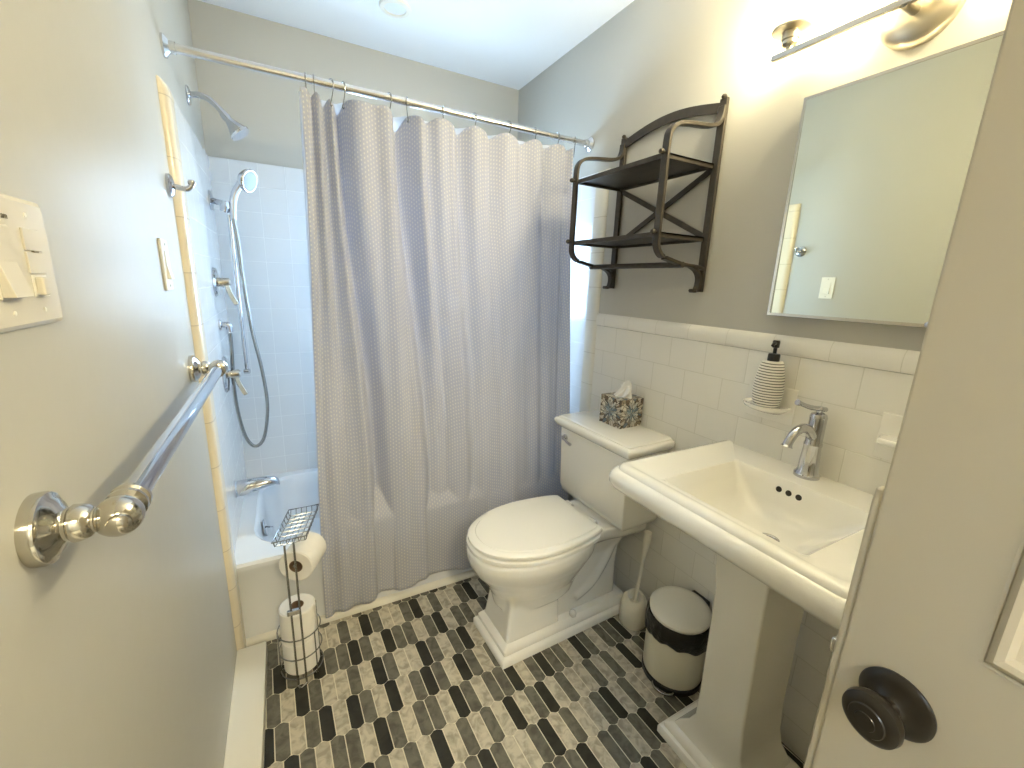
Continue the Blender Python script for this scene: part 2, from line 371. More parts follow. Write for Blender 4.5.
for r in range(-8, 20):
    for k in range(-14, 42):
        x = (0.354 if r % 2 == 0 else 0.3335) + k * tw; y = 1.5295 - r * tp
        x += 0.036 * (1.53 - y)
        if x < -0.03 or x > W + 0.03 or y < FY - 0.1: continue
        c = None
        if r in rows:
            k0, s = rows[r]
            if 0 <= k - k0 < len(s): c = s[k - k0]
        if c is None: c = random.choice('BGGGLLLGBL')
        h1 = (tp - hp) / 2; h2 = (tp + hp) / 2; w = tw / 2 - g / 2; e = g * 0.55
        pts = [(-w, -h1 + 0.0), (0, -h2 + e), (w, -h1 + 0.0), (w, h1), (0, h2 - e), (-w, h1)]
        # blunt tips like the photographed sheet
        t = 0.0140
        pts = [(-w, -h1 + e / 2), (-w + t, -h2 + e + 0.001), (w - t, -h2 + e + 0.001), (w, -h1 + e / 2), (w, h1 - e / 2), (w - t, h2 - e - 0.001), (-w + t, h2 - e - 0.001), (-w, h1 - e / 2)]
        sh = 0.036
        vs = [bm.verts.new((max(0.0, min(W + 0.004, x + a - sh * b)), y + b, 0)) for a, b in pts]
        try: f = bm.faces.new(vs); f.material_index = mi[c]
        except ValueError: pass
bmesh.ops.remove_doubles(bm, verts=bm.verts[:], dist=1e-6)
o = struct('floor', bm, [GROUT, T_DARK, T_GREY, T_LITE], smooth=False)

# tile fields
struct('trim_1', bx(0, 0.008, TY - 0.006, BK, 0.30, 1.862), TILE_X, smooth=False, bevel=0.002)['label'] = 'white square tiling of the left tub wall'
bm = bmesh.new(); y0 = BK - 0.008
box(bm, 0.008, WX0, y0, BK, 0.30, 1.862); box(bm, WX1, W, y0, BK, 0.30, 1.862); box(bm, WX0, WX1, y0, BK, 0.30, WZ0); box(bm, WX0, WX1, y0, BK, WZ1, 1.862)
struct('trim_2', bm, TILE_B, smooth=False)['label'] = 'white tiling of the back tub wall'
struct('trim_3', bx(W - 0.002, W + 0.006, TY, BK, 0.30, 1.862), TILE_X, smooth=False)['label'] = 'white tiling of the right tub wall'
def bull(x, side, y0, y1, z1, t=0.013):
    """quarter-round vertical border tile"""
    bm = bmesh.new(); n = 6; R = []
    for z in (0.0, z1 - 0.03, z1 - 0.012, z1):
        s = 1 if z < z1 - 0.02 else (0.8 if z < z1 - 0.005 else 0.35); ring = []
        ring.append((x, y0, z))
        for i in range(n + 1):
            a = PI / 2 * i / n; ring.append((x + side * t * s * math.sin(a), y0 + 0.028 * (1 - math.cos(a)), z))
        ring.append((x + side * t * s, y1, z)); ring.append((x, y1, z)); R.append(ring)
    loft(bm, R); return bm
struct('trim_4', bull(0, 1, 1.545, TY - 0.006, 1.865, 0.021), CREAM)['label'] = 'cream rounded border tiles of the left tub wall'
struct('trim_5', bull(W + 0.006, -1, 1.545, TY, 1.865), CREAMR)['label'] = 'cream rounded border tiles of the right tub wall'
struct('trim_6', bx(W, W + 0.006, FY, 1.545, 0.0, 1.197), TILE_R, smooth=False)['label'] = 'white tile wainscot of the right wall'
bm = bmesh.new()
prof = [(W + 0.006, 1.198), (W - 0.002, 1.198), (W - 0.006, 1.206), (W - 0.006, 1.232), (W - 0.002, 1.244), (W + 0.006, 1.252)]
loft(bm, [[(x, FY, z) for x, z in prof], [(x, 1.545, z) for x, z in prof]])
struct('trim_7', bm, CAPM)['label'] = 'white cap tiles along the top of the wainscot'
# low box along the left wall
struct('baseboard_left', bx(0, 0.092, FY, 1.548, 0, 0.055), TRIMW, smooth=False, bevel=0.002)
# doorway casing (front wall)
bm = bmesh.new()
box(bm, 0.0005, DX0, FY, FY + 0.018, 0, 2.12); box(bm, DX1, DX1 + 0.07, FY, FY + 0.018, 0, 2.12); box(bm, 0.0005, DX1 + 0.07, FY, FY + 0.018, 2.06, 2.13)
struct('trim_8', bm, TRIMW, smooth=False, bevel=0.003)['label'] = 'doorway casing'
# window behind the shower curtain
w = bmesh.new(); f = 0.035
box(w, WX0, WX0 + f, BK - 0.02, BK + TH, WZ0, WZ1); box(w, WX1 - f, WX1, BK - 0.02, BK + TH, WZ0, WZ1)
box(w, WX0, WX1, BK - 0.02, BK + TH, WZ0, WZ0 + f); box(w, WX0, WX1, BK - 0.02, BK + TH, WZ1 - f, WZ1)
box(w, WX0, WX1, BK + 0.03, BK + 0.06, 1.44, 1.475)
win = struct('window_1', w, TRIMW, smooth=False, bevel=0.003)
obj('pane', bx(WX0 + f, WX1 - f, BK + 0.042, BK + 0.047, WZ0 + f, WZ1 - f), GLASS, win, smooth=False)

# ------------------------------------------------------------------ bathtub
t = thing('bathtub', 'white alcove bathtub behind the grey shower curtain', 'bathtub', (0, 0, 0))
bm = bmesh.new(); x0, x1, y0, y1 = 0.003, W - 0.003, TY, BK - 0.009; z = 0.345
R = [rrect(x0, x1, y0 + 0.004, y1, 0.004, 0.0), rrect(x0, x1, y0 + 0.004, y1, 0.004, 0.032), rrect(x0, x1, y0 + 0.012, y1, 0.004, 0.05),
     rrect(x0, x1, y0 + 0.012, y1, 0.004, z - 0.05), rrect(x0, x1, y0, y1, 0.004, z - 0.03), rrect(x0, x1, y0, y1, 0.004, z - 0.01), rrect(x0, x1, y0 + 0.008, y1, 0.004, z),
     rrect(x0 + 0.062, x1 - 0.10, y0 + 0.075, y1 - 0.045, 0.16, z), rrect(x0 + 0.074, x1 - 0.112, y0 + 0.087, y1 - 0.057, 0.155, z - 0.012),
     rrect(x0 + 0.085, x1 - 0.15, y0 + 0.100, y1 - 0.068, 0.15, z - 0.10), rrect(x0 + 0.11, x1 - 0.22, y0 + 0.125, y1 - 0.09, 0.14, 0.09), rrect(x0 + 0.16, x1 - 0.28, y0 + 0.17, y1 - 0.13, 0.11, 0.06)]
loft(bm, R); obj('tub_shell', bm, TUBM, t)
bm = bmesh.new(); loft(bm, [[(x, TY + 0.004, 0.001), (x, TY - 0.014, 0.001), (x, TY - 0.013, 0.012), (x, TY - 0.006, 0.024), (x, TY + 0.004, 0.028)] for x in (0.015, W - 0.003)])
obj('apron_strip', bm, TRIMW, t)
bm = bmesh.new(); lathe(bm, [(0, 0.006), (0.036, 0.005), (0.04, 0), (0.036, -0.004)], (0.092, 2.0, 0.265), (1, 0, 0.1), 24)
ov = obj('overflow_plate', bm, CHROME, t)
bm = bmesh.new(); tube(bm, [(0.096, 2.0, 0.268), (0.125, 1.99, 0.266)], [0.004, 0.003], 8); obj('trip_lever', bm, CHROME, ov)

# ------------------------------------------------------------------ shower fittings
def flange(bm, org, axis, r=0.03, t=0.01):
    lathe(bm, [(r, -0.001), (r, t * 0.4), (r * 0.85, t * 0.75), (r * 0.5, t), (0, t)], org, axis, 28)
t = thing('fixed_shower', 'chrome fixed shower head high on the left tub wall', 'shower head', (0, 2.06, 1.985))
bm = bmesh.new(); flange(bm, (0, 0, 0), (1, 0, 0), 0.032, 0.012); obj('flange', bm, CHROME, t)
bm = bmesh.new(); path = catmull([(0.0, 0, 0), (0.035, -0.004, 0.006), (0.065, -0.008, -0.002), (0.092, -0.012, -0.026), (0.108, -0.015, -0.048)], 6)
tube(bm, path, 0.0105, 12); obj('shower_arm', bm, CHROME, t)
bm = bmesh.new(); lathe(bm, [(0, -0.005), (0.013, -0.005), (0.015, 0.015), (0.013, 0.022), (0.02, 0.04), (0.032, 0.065), (0.037, 0.072), (0.036, 0.08), (0, 0.078)], (0.106, -0.015, -0.045), (0.62, -0.10, -0.78), 28)
obj('spray_head', bm, CHROME, t)

t = thing('hand_shower', 'chrome hand shower with a looping hose on the left tub wall', 'hand shower', (0, 2.26, 1.665))
bm = bmesh.new(); flange(bm, (0.008, 0, 0), (1, 0, 0), 0.040, 0.014); tube(bm, [(0.012, 0, 0), (0.070, -0.10, -0.022)], 0.012, 12); obj('bracket', bm, CHROME, t)
bm = bmesh.new(); lathe(bm, [(0, 0), (0.017, 0.002), (0.018, 0.02), (0.013, 0.04), (0, 0.042)], (0.066, -0.115, -0.055), (0.25, -0.3, 1), 20)
lathe(bm, [(0, -0.02), (0.013, -0.02), (0.014, 0.018), (0, 0.02)], (0.076, -0.12, -0.030), (0.6, -0.8, 0), 16); obj('holder', bm, CHROME, t)
bm = bmesh.new(); hp_ = catmull([(0.094, -0.13, -0.085), (0.098, -0.13, -0.03), (0.110, -0.13, 0.02), (0.138, -0.135, 0.062)], 6)
tube(bm, hp_, [0.011 + 0.005 * (i / len(hp_)) for i in range(len(hp_))], 14)
HA = (0.80, -0.48, -0.30); HC = (0.158, -0.140, 0.070)
lathe(bm, [(0, -0.028), (0.024, -0.026), (0.042, -0.006), (0.046, 0.005), (0.042, 0.011), (0, 0.011)], HC, HA, 28)
hd = obj('handset', bm, CHROME, t)
bm = bmesh.new(); lathe(bm, [(0.039, 0.0), (0.039, 0.0125), (0, 0.0135)], HC, HA, 28)
obj('spray_face', bm, M('spray_face_grey', (0.16, 0.18, 0.21), 0.3), hd)
bm = bmesh.new()
hs = catmull([(x_, -0.14, z_ - 1.665) for x_, z_ in ((0.094, 1.585), (0.102, 1.50), (0.105, 1.346), (0.118, 1.138), (0.139, 0.962), (0.146, 0.80), (0.122, 0.656), (0.085, 0.612), (0.052, 0.655))] + [(0.034, -0.145, -0.90), (0.030, -0.155, -0.765), (0.038, -0.165, -0.62), (0.041, -0.173, -0.535)], 10)
tube(bm, hs, 0.0072, 10); obj('hose', bm, STEEL, t)
bm = bmesh.new(); tube(bm, [(0.080, -0.125, -0.065), (0.083, -0.14, -0.70)], 0.0075, 12)
lathe(bm, [(0, -0.01), (0.011, -0.01), (0.011, 0.01), (0, 0.01)], (0.083, -0.14, -0.705), (1, -0.3, 0), 14); obj('slide_bar', bm, CHROME, t)

t = thing('hose_outlet', 'small chrome hose outlet between the two shower valves', 'shower fitting', (0.008, 2.085, 1.165))
bm = bmesh.new(); flange(bm, (0, 0, 0), (1, 0, 0), 0.022, 0.01); tube(bm, catmull([(0.0, 0, 0), (0.024, 0, 0), (0.032, 0, -0.006), (0.033, 0, -0.03)], 4), 0.012, 12); obj('elbow', bm, CHROME, t)

def valve(z, y, lab, r):
    t = thing('shower_valve', lab, 'valve', (0.008, y, z))
    bm = bmesh.new(); lathe(bm, [(r, -0.001), (r, 0.004), (r * 0.9, 0.011), (r * 0.45, 0.014), (0, 0.014)], (0, 0, 0), (1, 0, 0), 36); obj('escutcheon', bm, CHROME, t)
    bm = bmesh.new(); lathe(bm, [(0.018, 0.01), (0.018, 0.05), (0.014, 0.056), (0, 0.057)], (0, 0, 0), (1, 0, 0), 24); obj('hub', bm, NICKEL, t)
    bm = bmesh.new(); n = 8
    pts = catmull([(0.042, 0, 0.004), (0.046, -0.006, -0.03), (0.058, -0.012, -0.062), (0.070, -0.016, -0.088)], 5)
    bar(bm, pts, (0.010, 0.0095), (1, 0, 0)); obj('lever_handle', bm, NICKEL, t, bevel=0.003)
    return t
valve(1.335, 2.09, 'chrome round shower valve, upper of the two on the left tub wall', 0.058)
valve(0.965, 2.05, 'chrome round shower valve just beyond the towel bar end, lower of the two', 0.075)
t = thing('tub_spout', 'chrome bathtub spout low on the left tub wall', 'spout', (0.008, 1.93, 0.505))
bm = bmesh.new(); L = 0.135; R = []
for s, w_, h_, dz in ((0, .030, .032, 0), (.025, .032, .034, 0), (.07, .030, .028, .006), (.115, .027, .022, .011), (.145, .024, .017, .011), (.158, .017, .014, .004), (.163, .009, .009, -.004)):
    R.append([(s, w_ * math.cos(a), dz + h_ * math.sin(a)) for a in [2 * PI * i / 20 for i in range(20)]])
loft(bm, R); obj('spout_body', bm, CHROME, t)
bm = bmesh.new(); lathe(bm, [(0.035, -0.002), (0.036, 0.006), (0.032, 0.01)], (0, 0, 0), (1, 0, 0), 24); obj('collar', bm, CHROME, t)

# ------------------------------------------------------------------ rod, hooks, curtain, liner
RY, RZ = 1.70, 1.993
t = thing('shower_curtain_rod', 'brushed steel rod spanning the tub and carrying the shower curtain', 'curtain rod', (0, RY, RZ))
bm = bmesh.new(); tube(bm, [(0.004, 0, 0), (W + 0.002, 0, 0)], 0.0128, 16); obj('rod', bm, RODM, t)
for s in (0, 1):
    bm = bmesh.new(); lathe(bm, [(0.030, -0.001), (0.030, 0.006), (0.022, 0.012), (0.0165, 0.016), (0.0165, 0.03), (0.0125, 0.03)], (0 if s == 0 else W + 0.006, 0, 0), (1 if s == 0 else -1, 0, 0), 28)
    obj('end_flange', bm, RODM, t)
hx = [0.366, 0.390, 0.441, 0.479, 0.631, 0.697, 0.833, 0.957, 1.107, 1.232, 1.345, 1.440]
hook0 = None
bm = bmesh.new()
pts = [(0.0, 0.0165 * math.cos(a), 0.0165 * math.sin(a)) for a in [math.radians(q) for q in range(-30, 200, 15)]]
pts += [(0.0, -0.0150, -0.012), (0.0, -0.008, -0.030), (0.0, 0.0, -0.045), (0.0, 0.007, -0.055), (0.0, 0.004, -0.064), (0.0, -0.004, -0.062)]
tube(bm, catmull(pts, 2), 0.0017, 6)
wherehook = ['at the left end of the shower curtain rod', 'second from the left on the shower curtain rod', 'third from the left, above the bunched left folds', 'fourth from the left, where the broad left fold begins', 'fifth from the left, left of the deep fold gap', 'sixth from the left, right of the deep fold gap', 'seventh from the left near the middle of the rod', 'eighth from the left on the shower curtain rod', 'fourth from the right on the shower curtain rod', 'third from the right on the shower curtain rod', 'second from the right on the shower curtain rod', 'at the right end beside the wall shelf']
for i, x in enumerate(hx):
    if hook0 is None: hook0 = obj('curtain_hook', bm, STEEL); o = hook0
    else: o = hook0.copy(); COL.objects.link(o)
    o.location = (x, RY, RZ); o.rotation_euler = (0, 0, random.uniform(-0.5, 0.5))
    tag(o, 'steel curtain hook ' + wherehook[i], 'curtain hook', 'steel hooks on the shower curtain rod')

# valleys: (x_top, x_bottom, depth_top, depth_bottom, half width top, half width bottom)
VAL = [(0.378, 0.335, 0.03, 0.020, 0.012, 0.02), (0.415, 0.415, 0.05, 0.024, 0.016, 0.03), (0.462, 0.520, 0.07, 0.070, 0.022, 0.032),
       (0.664, 0.745, 0.090, 0.045, 0.032, 0.050), (0.765, 0.83, 0.03, 0.022, 0.025, 0.04), (0.895, 0.935, 0.05, 0.028, 0.030, 0.05),
       (1.03, 1.05, 0.040, 0.022, 0.030, 0.05), (1.17, 1.19, 0.034, 0.020, 0.035, 0.06), (1.29, 1.30, 0.028, 0.020, 0.03, 0.05), (1.395, 1.39, 0.024, 0.022, 0.02, 0.03)]
def cur(s, tt):
    # s 0..1 left-right, tt 0 top .. 1 bottom
    xl = 0.352 + (-0.052) * sm(0, 1, tt) - 0.004; xr = 1.428 + 0.030 * tt
    x = xl + (xr - xl) * s; X = x
    d = 0
    q = sm(0, 0.75, tt)
    for a, b, da, db, wa, wb in VAL:
        c = a + (b - a) * q; w = (wa + (wb - wa) * q) * (0.55 if X < c else 1.5); dd = da + (db - da) * q
        d += dd * math.exp(-((X - c) / w) ** 2)
    d += 0.006 * math.sin(X * 46 + 2 * tt) * (1 - 0.3 * tt) + 0.003 * math.sin(X * 90 - 3 * tt)
    # upper pinch just left of the deep gap, and hem flare
    y = RY + 0.004 - 0.105 * sm(0.0, 1.0, tt) - 0.022 + d
    ztop = 1.962
    near = min(abs(X - h) for h in hx)
    k = sum(dd * math.exp(-((X - a) / (wa * 0.85)) ** 2) for a, b, dd, db, wa, wb in VAL)
    ztop -= 0.55 * k + 0.10 * min(near, 0.05)
    zbot = 0.050 + 0.030 * sm(0.46, 0.52, X) + 0.012 * math.sin(X * 17 + 1.3) * sm(0.5, 0.6, X) + 0.006 * sm(0.9, 1.3, X)
    z = ztop + (zbot - ztop) * tt
    y = min(y, 1.665 if tt > 0.80 else 9) if False else y
    if z < 0.42: y = min(y, TY - 0.024 + 0.0) if True else y
    elif z < 0.62: y = min(y, TY - 0.024 + (z - 0.42) * 0.6)
    return Vector((x, y, z))
# arclength-based uv so the dots keep their size inside folds
NU, NV = 420, 150
def arc(tt):
    a = [0.0]; p = cur(0, tt)
    for i in range(1, NU + 1):
        n = cur(i / NU, tt); a.append(a[-1] + math.hypot(n.x - p.x, n.y - p.y)); p = n
    return a
A0, A1 = arc(0.12), arc(0.7)
def cuv(u, v):
    i = int(round(u * NU)); a = A0[i] + (A1[i] - A0[i]) * sm(0.05, 0.7, v); return (a, 2.0 - v * 1.88)
bm = bmesh.new(); grid(bm, cur, NU, NV, cuv)
cu = obj('shower_curtain', bm, CURT, solid=0.0016)
tag(cu, 'grey fabric shower curtain with small white dots hanging outside the tub', 'shower curtain')
bm = bmesh.new()
def lin(s, tt):
    xl = 0.345 - 0.030 * tt; x = xl + (1.43 - xl) * s
    dy = 0.010 * math.sin(x * 31 + 1) + 0.006 * math.sin(x * 57)
    ys = RY + 0.030 + 0.030 * sm(0, 1, tt) + dy + sum(0.55 * da * math.exp(-((x - a) / (wa * 1.6)) ** 2) for a, b, da, db, wa, wb in VAL) * (1 - tt)
    return Vector((x, max(min(ys, RY + 0.09), TY + 0.105 if tt > 0.7 else 0), 1.966 - 1.786 * tt - 0.1 * min(min(abs(x - h) for h in hx), 0.05) * (1 - tt)))
grid(bm, lin, 200, 40); tag(obj('shower_curtain_liner', bm, LINER, solid=0.0008), 'white plastic liner hanging inside the tub behind the dotted curtain', 'shower curtain liner')

# ------------------------------------------------------------------ left wall: hook, plates, towel bar
t = thing('robe_hook', 'chrome robe hook with a round plate beside the tub border tiles', 'hook', (0, 1.50, 1.592))
bm = bmesh.new(); lathe(bm, [(0.030, -0.001), (0.030, 0.006), (0.024, 0.011), (0.012, 0.014), (0, 0.014)], (0, 0, 0), (1, 0, 0), 28); obj('back_plate', bm, CHROME, t)
bm = bmesh.new(); tube(bm, catmull([(0.008, 0, 0), (0.025, 0, -0.003), (0.040, 0, -0.004), (0.050, 0, 0.004), (0.052, 0, 0.010)], 5), [0.007] * 12 + [0.0065] * 9, 12)
lathe(bm, [(0, -0.008), (0.008, -0.005), (0.0095, 0.0), (0.008, 0.006), (0, 0.009)], (0.052, 0, 0.013), (0.1, 0, 1), 16); obj('hook_arm', bm, CHROME, t)

def rocker(parent, y0, y1, z0, z1, x, mat, tilt=0.004):
    bm = bmesh.new(); zm = (z0 + z1) / 2
    prof = [(x, z0), (x + 0.0045 + tilt, z0), (x + 0.003, zm), (x + 0.0025, z1), (x, z1)]
    loft(bm, [[(a, y0, b) for a, b in prof], [(a, y1, b) for a, b in prof]])
    return obj('rocker', bm, mat, parent, smooth=False, bevel=0.0008)
t = thing('light_switch', 'narrow white rocker switch plate below the robe hook', 'light switch', (0, 1.322, 1.385))
obj('cover_plate', bx(0, 0.006, -0.035, 0.035, -0.0595, 0.0595), PLATEW, t, smooth=False, bevel=0.002)
rocker(t, -0.016, 0.016, -0.033, 0.033, 0.005, PLATEW)
for zz in (-0.048, 0.048):
    bm = bmesh.new(); lathe(bm, [(0.0035, 0.005), (0.0032, 0.0068), (0, 0.007)], (0, 0, zz), (1, 0, 0), 12)
    obj('plate_screw', bm, PLATEM, t)
# large ivory switch plate near the camera
SY, SZ = 0.645, 1.374
t = thing('switch_plate', 'large ivory switch plate with a rocker and stacked switches at left', 'light switch', (0, SY, SZ))
bm = bmesh.new(); loft(bm, [[(0, y, z) for y, z in ((-0.075, -0.067), (0.074, -0.067), (0.074, 0.067), (-0.075, 0.067))], [(0.004, y, z) for y, z in ((-0.075, -0.067), (0.074, -0.067), (0.074, 0.067), (-0.075, 0.067))], [(0.0072, y, z) for y, z in ((-0.070, -0.062), (0.069, -0.062), (0.069, 0.062), (-0.070, 0.062))]])
obj('cover_plate', bm, PLATEM, t, smooth=False, bevel=0.0012)
a, b = -0.052, -0.018
obj('switch_frame', bx(0.006, 0.0088, a - 0.002, b + 0.002, -0.036, 0.036), PLATEM, t, smooth=False, bevel=0.0006)
rocker(t, a, b, -0.034, 0.034, 0.0078, PLATEM, 0.006)
for z0, z1 in ((0.013, 0.036), (-0.011, 0.0115)):
    obj('button', bx(0.006, 0.0092, 0.010, 0.046, z0, z1), PLATEM, t, smooth=False, bevel=0.0008)
bm = bmesh.new(); box(bm, 0.0072, 0.0080, 0.012, 0.046, -0.036, -0.0125); obj('slider_slot', bm, PLATEW, t, smooth=False, bevel=0.0004)
obj('slider_knob', bx(0.0075, 0.0150, 0.017, 0.030, -0.034, -0.0145), PLATEM, t, smooth=False, bevel=0.0018)
bm = bmesh.new(); box(bm, 0.0072, 0.0096, 0.026, 0.036, 0.0112, 0.0132); obj('indicator_mark', bm, INKM, t, smooth=False)
for yy in (-0.035, 0.028):
    for zz in (-0.050, 0.050):
        bm = bmesh.new(); lathe(bm, [(0.0026, 0.0066), (0.0025, 0.0080), (0, 0.0082)], (0, yy, zz), (1, 0, 0), 12)
        obj('plate_screw', bm, PLATEW, t)
# small printed word (only its end shows at the frame edge)
fc = bpy.data.curves.new('printed_word', 'FONT'); fc.body = 'am'; fc.size = 0.0095; fc.extrude = 0.0002
tmp = bpy.data.objects.new('tmp_word', fc); COL.objects.link(tmp); bpy.context.view_layer.update()
me_ = bpy.data.meshes.new_from_object(tmp); bpy.data.objects.remove(tmp); bpy.data.curves.remove(fc); me_.materials.clear(); me_.materials.append(INKM)
fo = bpy.data.objects.new('printed_word', me_); COL.objects.link(fo)
fo.parent = t; fo.matrix_local = Matrix(((0, 0, 1, 0.0076), (1, 0, 0, -0.020), (0, 1, 0, 0.0420), (0, 0, 0, 1)))
fo.rotation_mode = 'XYZ'

t = thing('towel_bar', 'long polished chrome towel bar on the left wall', 'towel bar', (0, 0, 1.105))
BXX = 0.066
def post(y, s):
    bm = bmesh.new()
    lathe(bm, [(0.038, -0.001), (0.0385, 0.008), (0.037, 0.012), (0.031, 0.014), (0.028, 0.018), (0.020, 0.021), (0.0175, 0.024), (0.0175, 0.027), (0.0205, 0.030), (0.0195, 0.037), (0.017, 0.043), (0.013, 0.046), (0.013, 0.050)], (0, y, 0), (1, 0, 0), 36)
    p = obj('post', bm, NICKEL, t)
    bm = bmesh.new(); bmesh.ops.create_uvsphere(bm, u_segments=28, v_segments=18, radius=0.0225, matrix=Matrix.Translation((BXX, y, 0)))
    lathe(bm, [(0.011, 0.0195), (0.0105, 0.024), (0.006, 0.0275), (0, 0.028)], (BXX, y, 0), (0.25, -s, 0), 20)
    obj('elbow_ball', bm, NICKEL, p)
    bm = bmesh.new(); lathe(bm, [(0.014, 0.016), (0.017, 0.020), (0.0205, 0.023), (0.0205, 0.028), (0.0175, 0.030), (0.0175, 0.034), (0.0205, 0.036), (0.0205, 0.042), (0.0165, 0.045), (0.012, 0.045)], (BXX, y, 0), (0, s, 0), 28)
    obj('collar', bm, NICKEL, p)
post(0.572, 1); post(1.452, -1)
bm = bmesh.new(); tube(bm, [(BXX, 0.61, 0), (BXX, 1.412, 0)], 0.0148, 28); obj('bar', bm, CHROME, t)

# ------------------------------------------------------------------ toilet paper stand and rolls
TX, TYY = 0.205, 1.425
t = thing('toilet_paper_stand', 'freestanding wire toilet paper stand with a basket shelf on top', 'toilet paper stand', (TX, TYY, 0))
def ring_pts(r, z, n=28, cx=0, cy=0): return [(cx + r * math.cos(2 * PI * i / n), cy + r * math.sin(2 * PI * i / n), z) for i in range(n)]
RB = 0.068
for z_ in (0.022, 0.100, 0.178):
    bm = bmesh.new(); tube(bm, ring_pts(RB, z_), 0.0022, 8, closed=True); obj('ring', bm, STEEL, t)
for a in (0.55, 2.0, 3.2, 5.45):
    bm = bmesh.new(); c, s_ = math.cos(a), math.sin(a)
    tube(bm, catmull([(RB * c, RB * s_, 0.235 if a < 1 else 0.181), (RB * c, RB * s_, 0.03), (RB * 1.02 * c, RB * 1.02 * s_, 0.008), (RB * 0.9 * c, RB * 0.9 * s_, 0.003), (RB * 0.72 * c, RB * 0.72 * s_, 0.012), (RB * 0.68 * c, RB * 0.68 * s_, 0.022)], 5), 0.0022, 8)
    obj('upright_wire', bm, STEEL, t)
bm = bmesh.new(); tube(bm, [(-RB, 0, 0.022), (RB, 0, 0.022)], 0.002, 8); tube(bm, [(0, -RB, 0.022), (0, RB, 0.022)], 0.002, 8); obj('floor_grid', bm, STEEL, t)
for s_ in (-1, 1):
    bm = bmesh.new(); x = s_ * 0.0130 - 0.004
    tube(bm, catmull([(x, -RB - 0.003, 0.547), (x, -RB - 0.003, 0.25), (x, -RB - 0.003, 0.022), (x + 0.0 * s_, -RB - 0.008, 0.006), (-0.01, -RB - 0.02, 0.004)], 6), 0.0033, 10)
    obj('front_rod', bm, STEEL, t)
obj('clamp', bx(-0.029, 0.009, -RB - 0.009, -RB + 0.002, 0.288, 0.306), CHROME, t, smooth=False, bevel=0.002)
bm = bmesh.new(); tube(bm, [(0.004, -RB, 0.462), (0.012, -0.03, 0.462), (0.056, 0.085, 0.462)], 0.004, 10); obj('roll_arm', bm, STEEL, t)
# wire shelf
sh_ = bpy.data.objects.new('wire_shelf', None)
bm = bmesh.new(); X0, X1, Y0, Y1, Z0, Z1 = -0.050, 0.046, -RB - 0.006, 0.118, 0.545, 0.566
dx = 0.050
def shp(u, v, z): return (X0 + (X1 - X0) * u + dx * v, Y0 + (Y1 - Y0) * v, z)
tube(bm, [shp(0, 0, Z1), shp(1, 0, Z1), shp(1, 1, Z1), shp(0, 1, Z1), shp(0, 0, Z1)], 0.0022, 8)
ws = obj('wire_shelf', bm, STEEL, t)
for i in range(6):
    u = 0.06 + 0.88 * i / 5; bm = bmesh.new()
    tube(bm, [shp(u, 0, Z1), shp(u, 0.02, Z0 + 0.004), shp(u, 0.06, Z0), shp(u, 0.94, Z0), shp(u, 0.98, Z0 + 0.004), shp(u, 1, Z1)], 0.0014, 6); obj('wire', bm, STEEL, ws)
for i in range(8):
    v = 0.05 + 0.9 * i / 7; bm = bmesh.new()
    tube(bm, [shp(0, v, Z1), shp(0.03, v, Z0 + 0.004), shp(0.09, v, Z0 + 0.001), shp(0.91, v, Z0 + 0.001), shp(0.97, v, Z0 + 0.004), shp(1, v, Z1)], 0.0014, 6); obj('wire', bm, STEEL, ws)
def roll(org, axis, label, r=0.057, h=0.102, rot=0):
    t = thing('toilet_paper_roll', label, 'toilet paper', org, 0, 'toilet paper rolls on the wire stand')
    bm = bmesh.new(); ax = Vector(axis)
    lathe(bm, [(0.021, 0.002), (r - 0.004, 0), (r, 0.004), (r + 0.0005, h * 0.5), (r, h - 0.004), (r - 0.004, h), (0.021, h - 0.002), (0.021, 0.002)], (0, 0, 0), ax, 40)
    bmesh.ops.delete(bm, geom=[f for f in bm.faces if len(f.verts) > 10], context='FACES')
    obj('paper', bm, PAPER, t)
    bm = bmesh.new(); lathe(bm, [(0.0212, 0.001), (0.0212, h - 0.001), (0.0195, h - 0.001), (0.0195, 0.001), (0.0212, 0.001)], (0, 0, 0), ax, 28)
    bmesh.ops.delete(bm, geom=[f for f in bm.faces if len(f.verts) > 10], context='FACES')
    obj('core', bm, CARD, t)
    return t
roll((TX, TYY, 0.0245), (0, 0, 1), 'white toilet paper roll at the bottom of the wire stand', h=0.122)
roll((TX, TYY, 0.1475), (0, 0, 1), 'upright white toilet paper roll, topmost of the two stacked in the stand', h=0.12)
roll((TX + 0.008, TYY - 0.058, 0.453), (0.48, 1, 0.0), 'white toilet paper roll hung sideways below the wire shelf', r=0.055, h=0.118)

# ------------------------------------------------------------------ toilet
t = thing('toilet', 'white two-piece toilet with a stepped square base and closed lid', 'toilet', (1.512, 1.252, 0), math.radians(2.2))
def seat_outline(xb, xf, hw, z, n=56):
    """elongated seat outline cut straight across at the back"""
    cx = -0.475; bx_ = cx + 0.36; out = []
    for i in range(n):
        a = 2 * PI * i / n; c, s = math.cos(a), math.sin(a)
        x = cx + (cx - xf) * c if c < 0 else cx + (bx_ - cx) * c
        y = hw * (abs(s) ** 0.90) * (1 if s > 0 else -1)
        if x > xb:
            x = xb
        out.append((x, y, z))
    return out
def egg(xb, xf, hw, z, n=40, sq=2.2):
    """egg outline from back xb to front xf (local x negative), half width hw"""
    out = []; L = xb - xf; cx = xf + L * 0.52
    for i in range(n):
        a = 2 * PI * i / n; c, s = math.cos(a), math.sin(a)
        if c < 0: x = cx + (cx - xf) * -abs(c) ** (2 / 2.0)
        else: x = cx + (xb - cx) * abs(c) ** (2 / 2.6)
        y = hw * (abs(s) ** (2 / 2.25)) * (1 if s > 0 else -1)
        out.append((x, y, z))
    return out
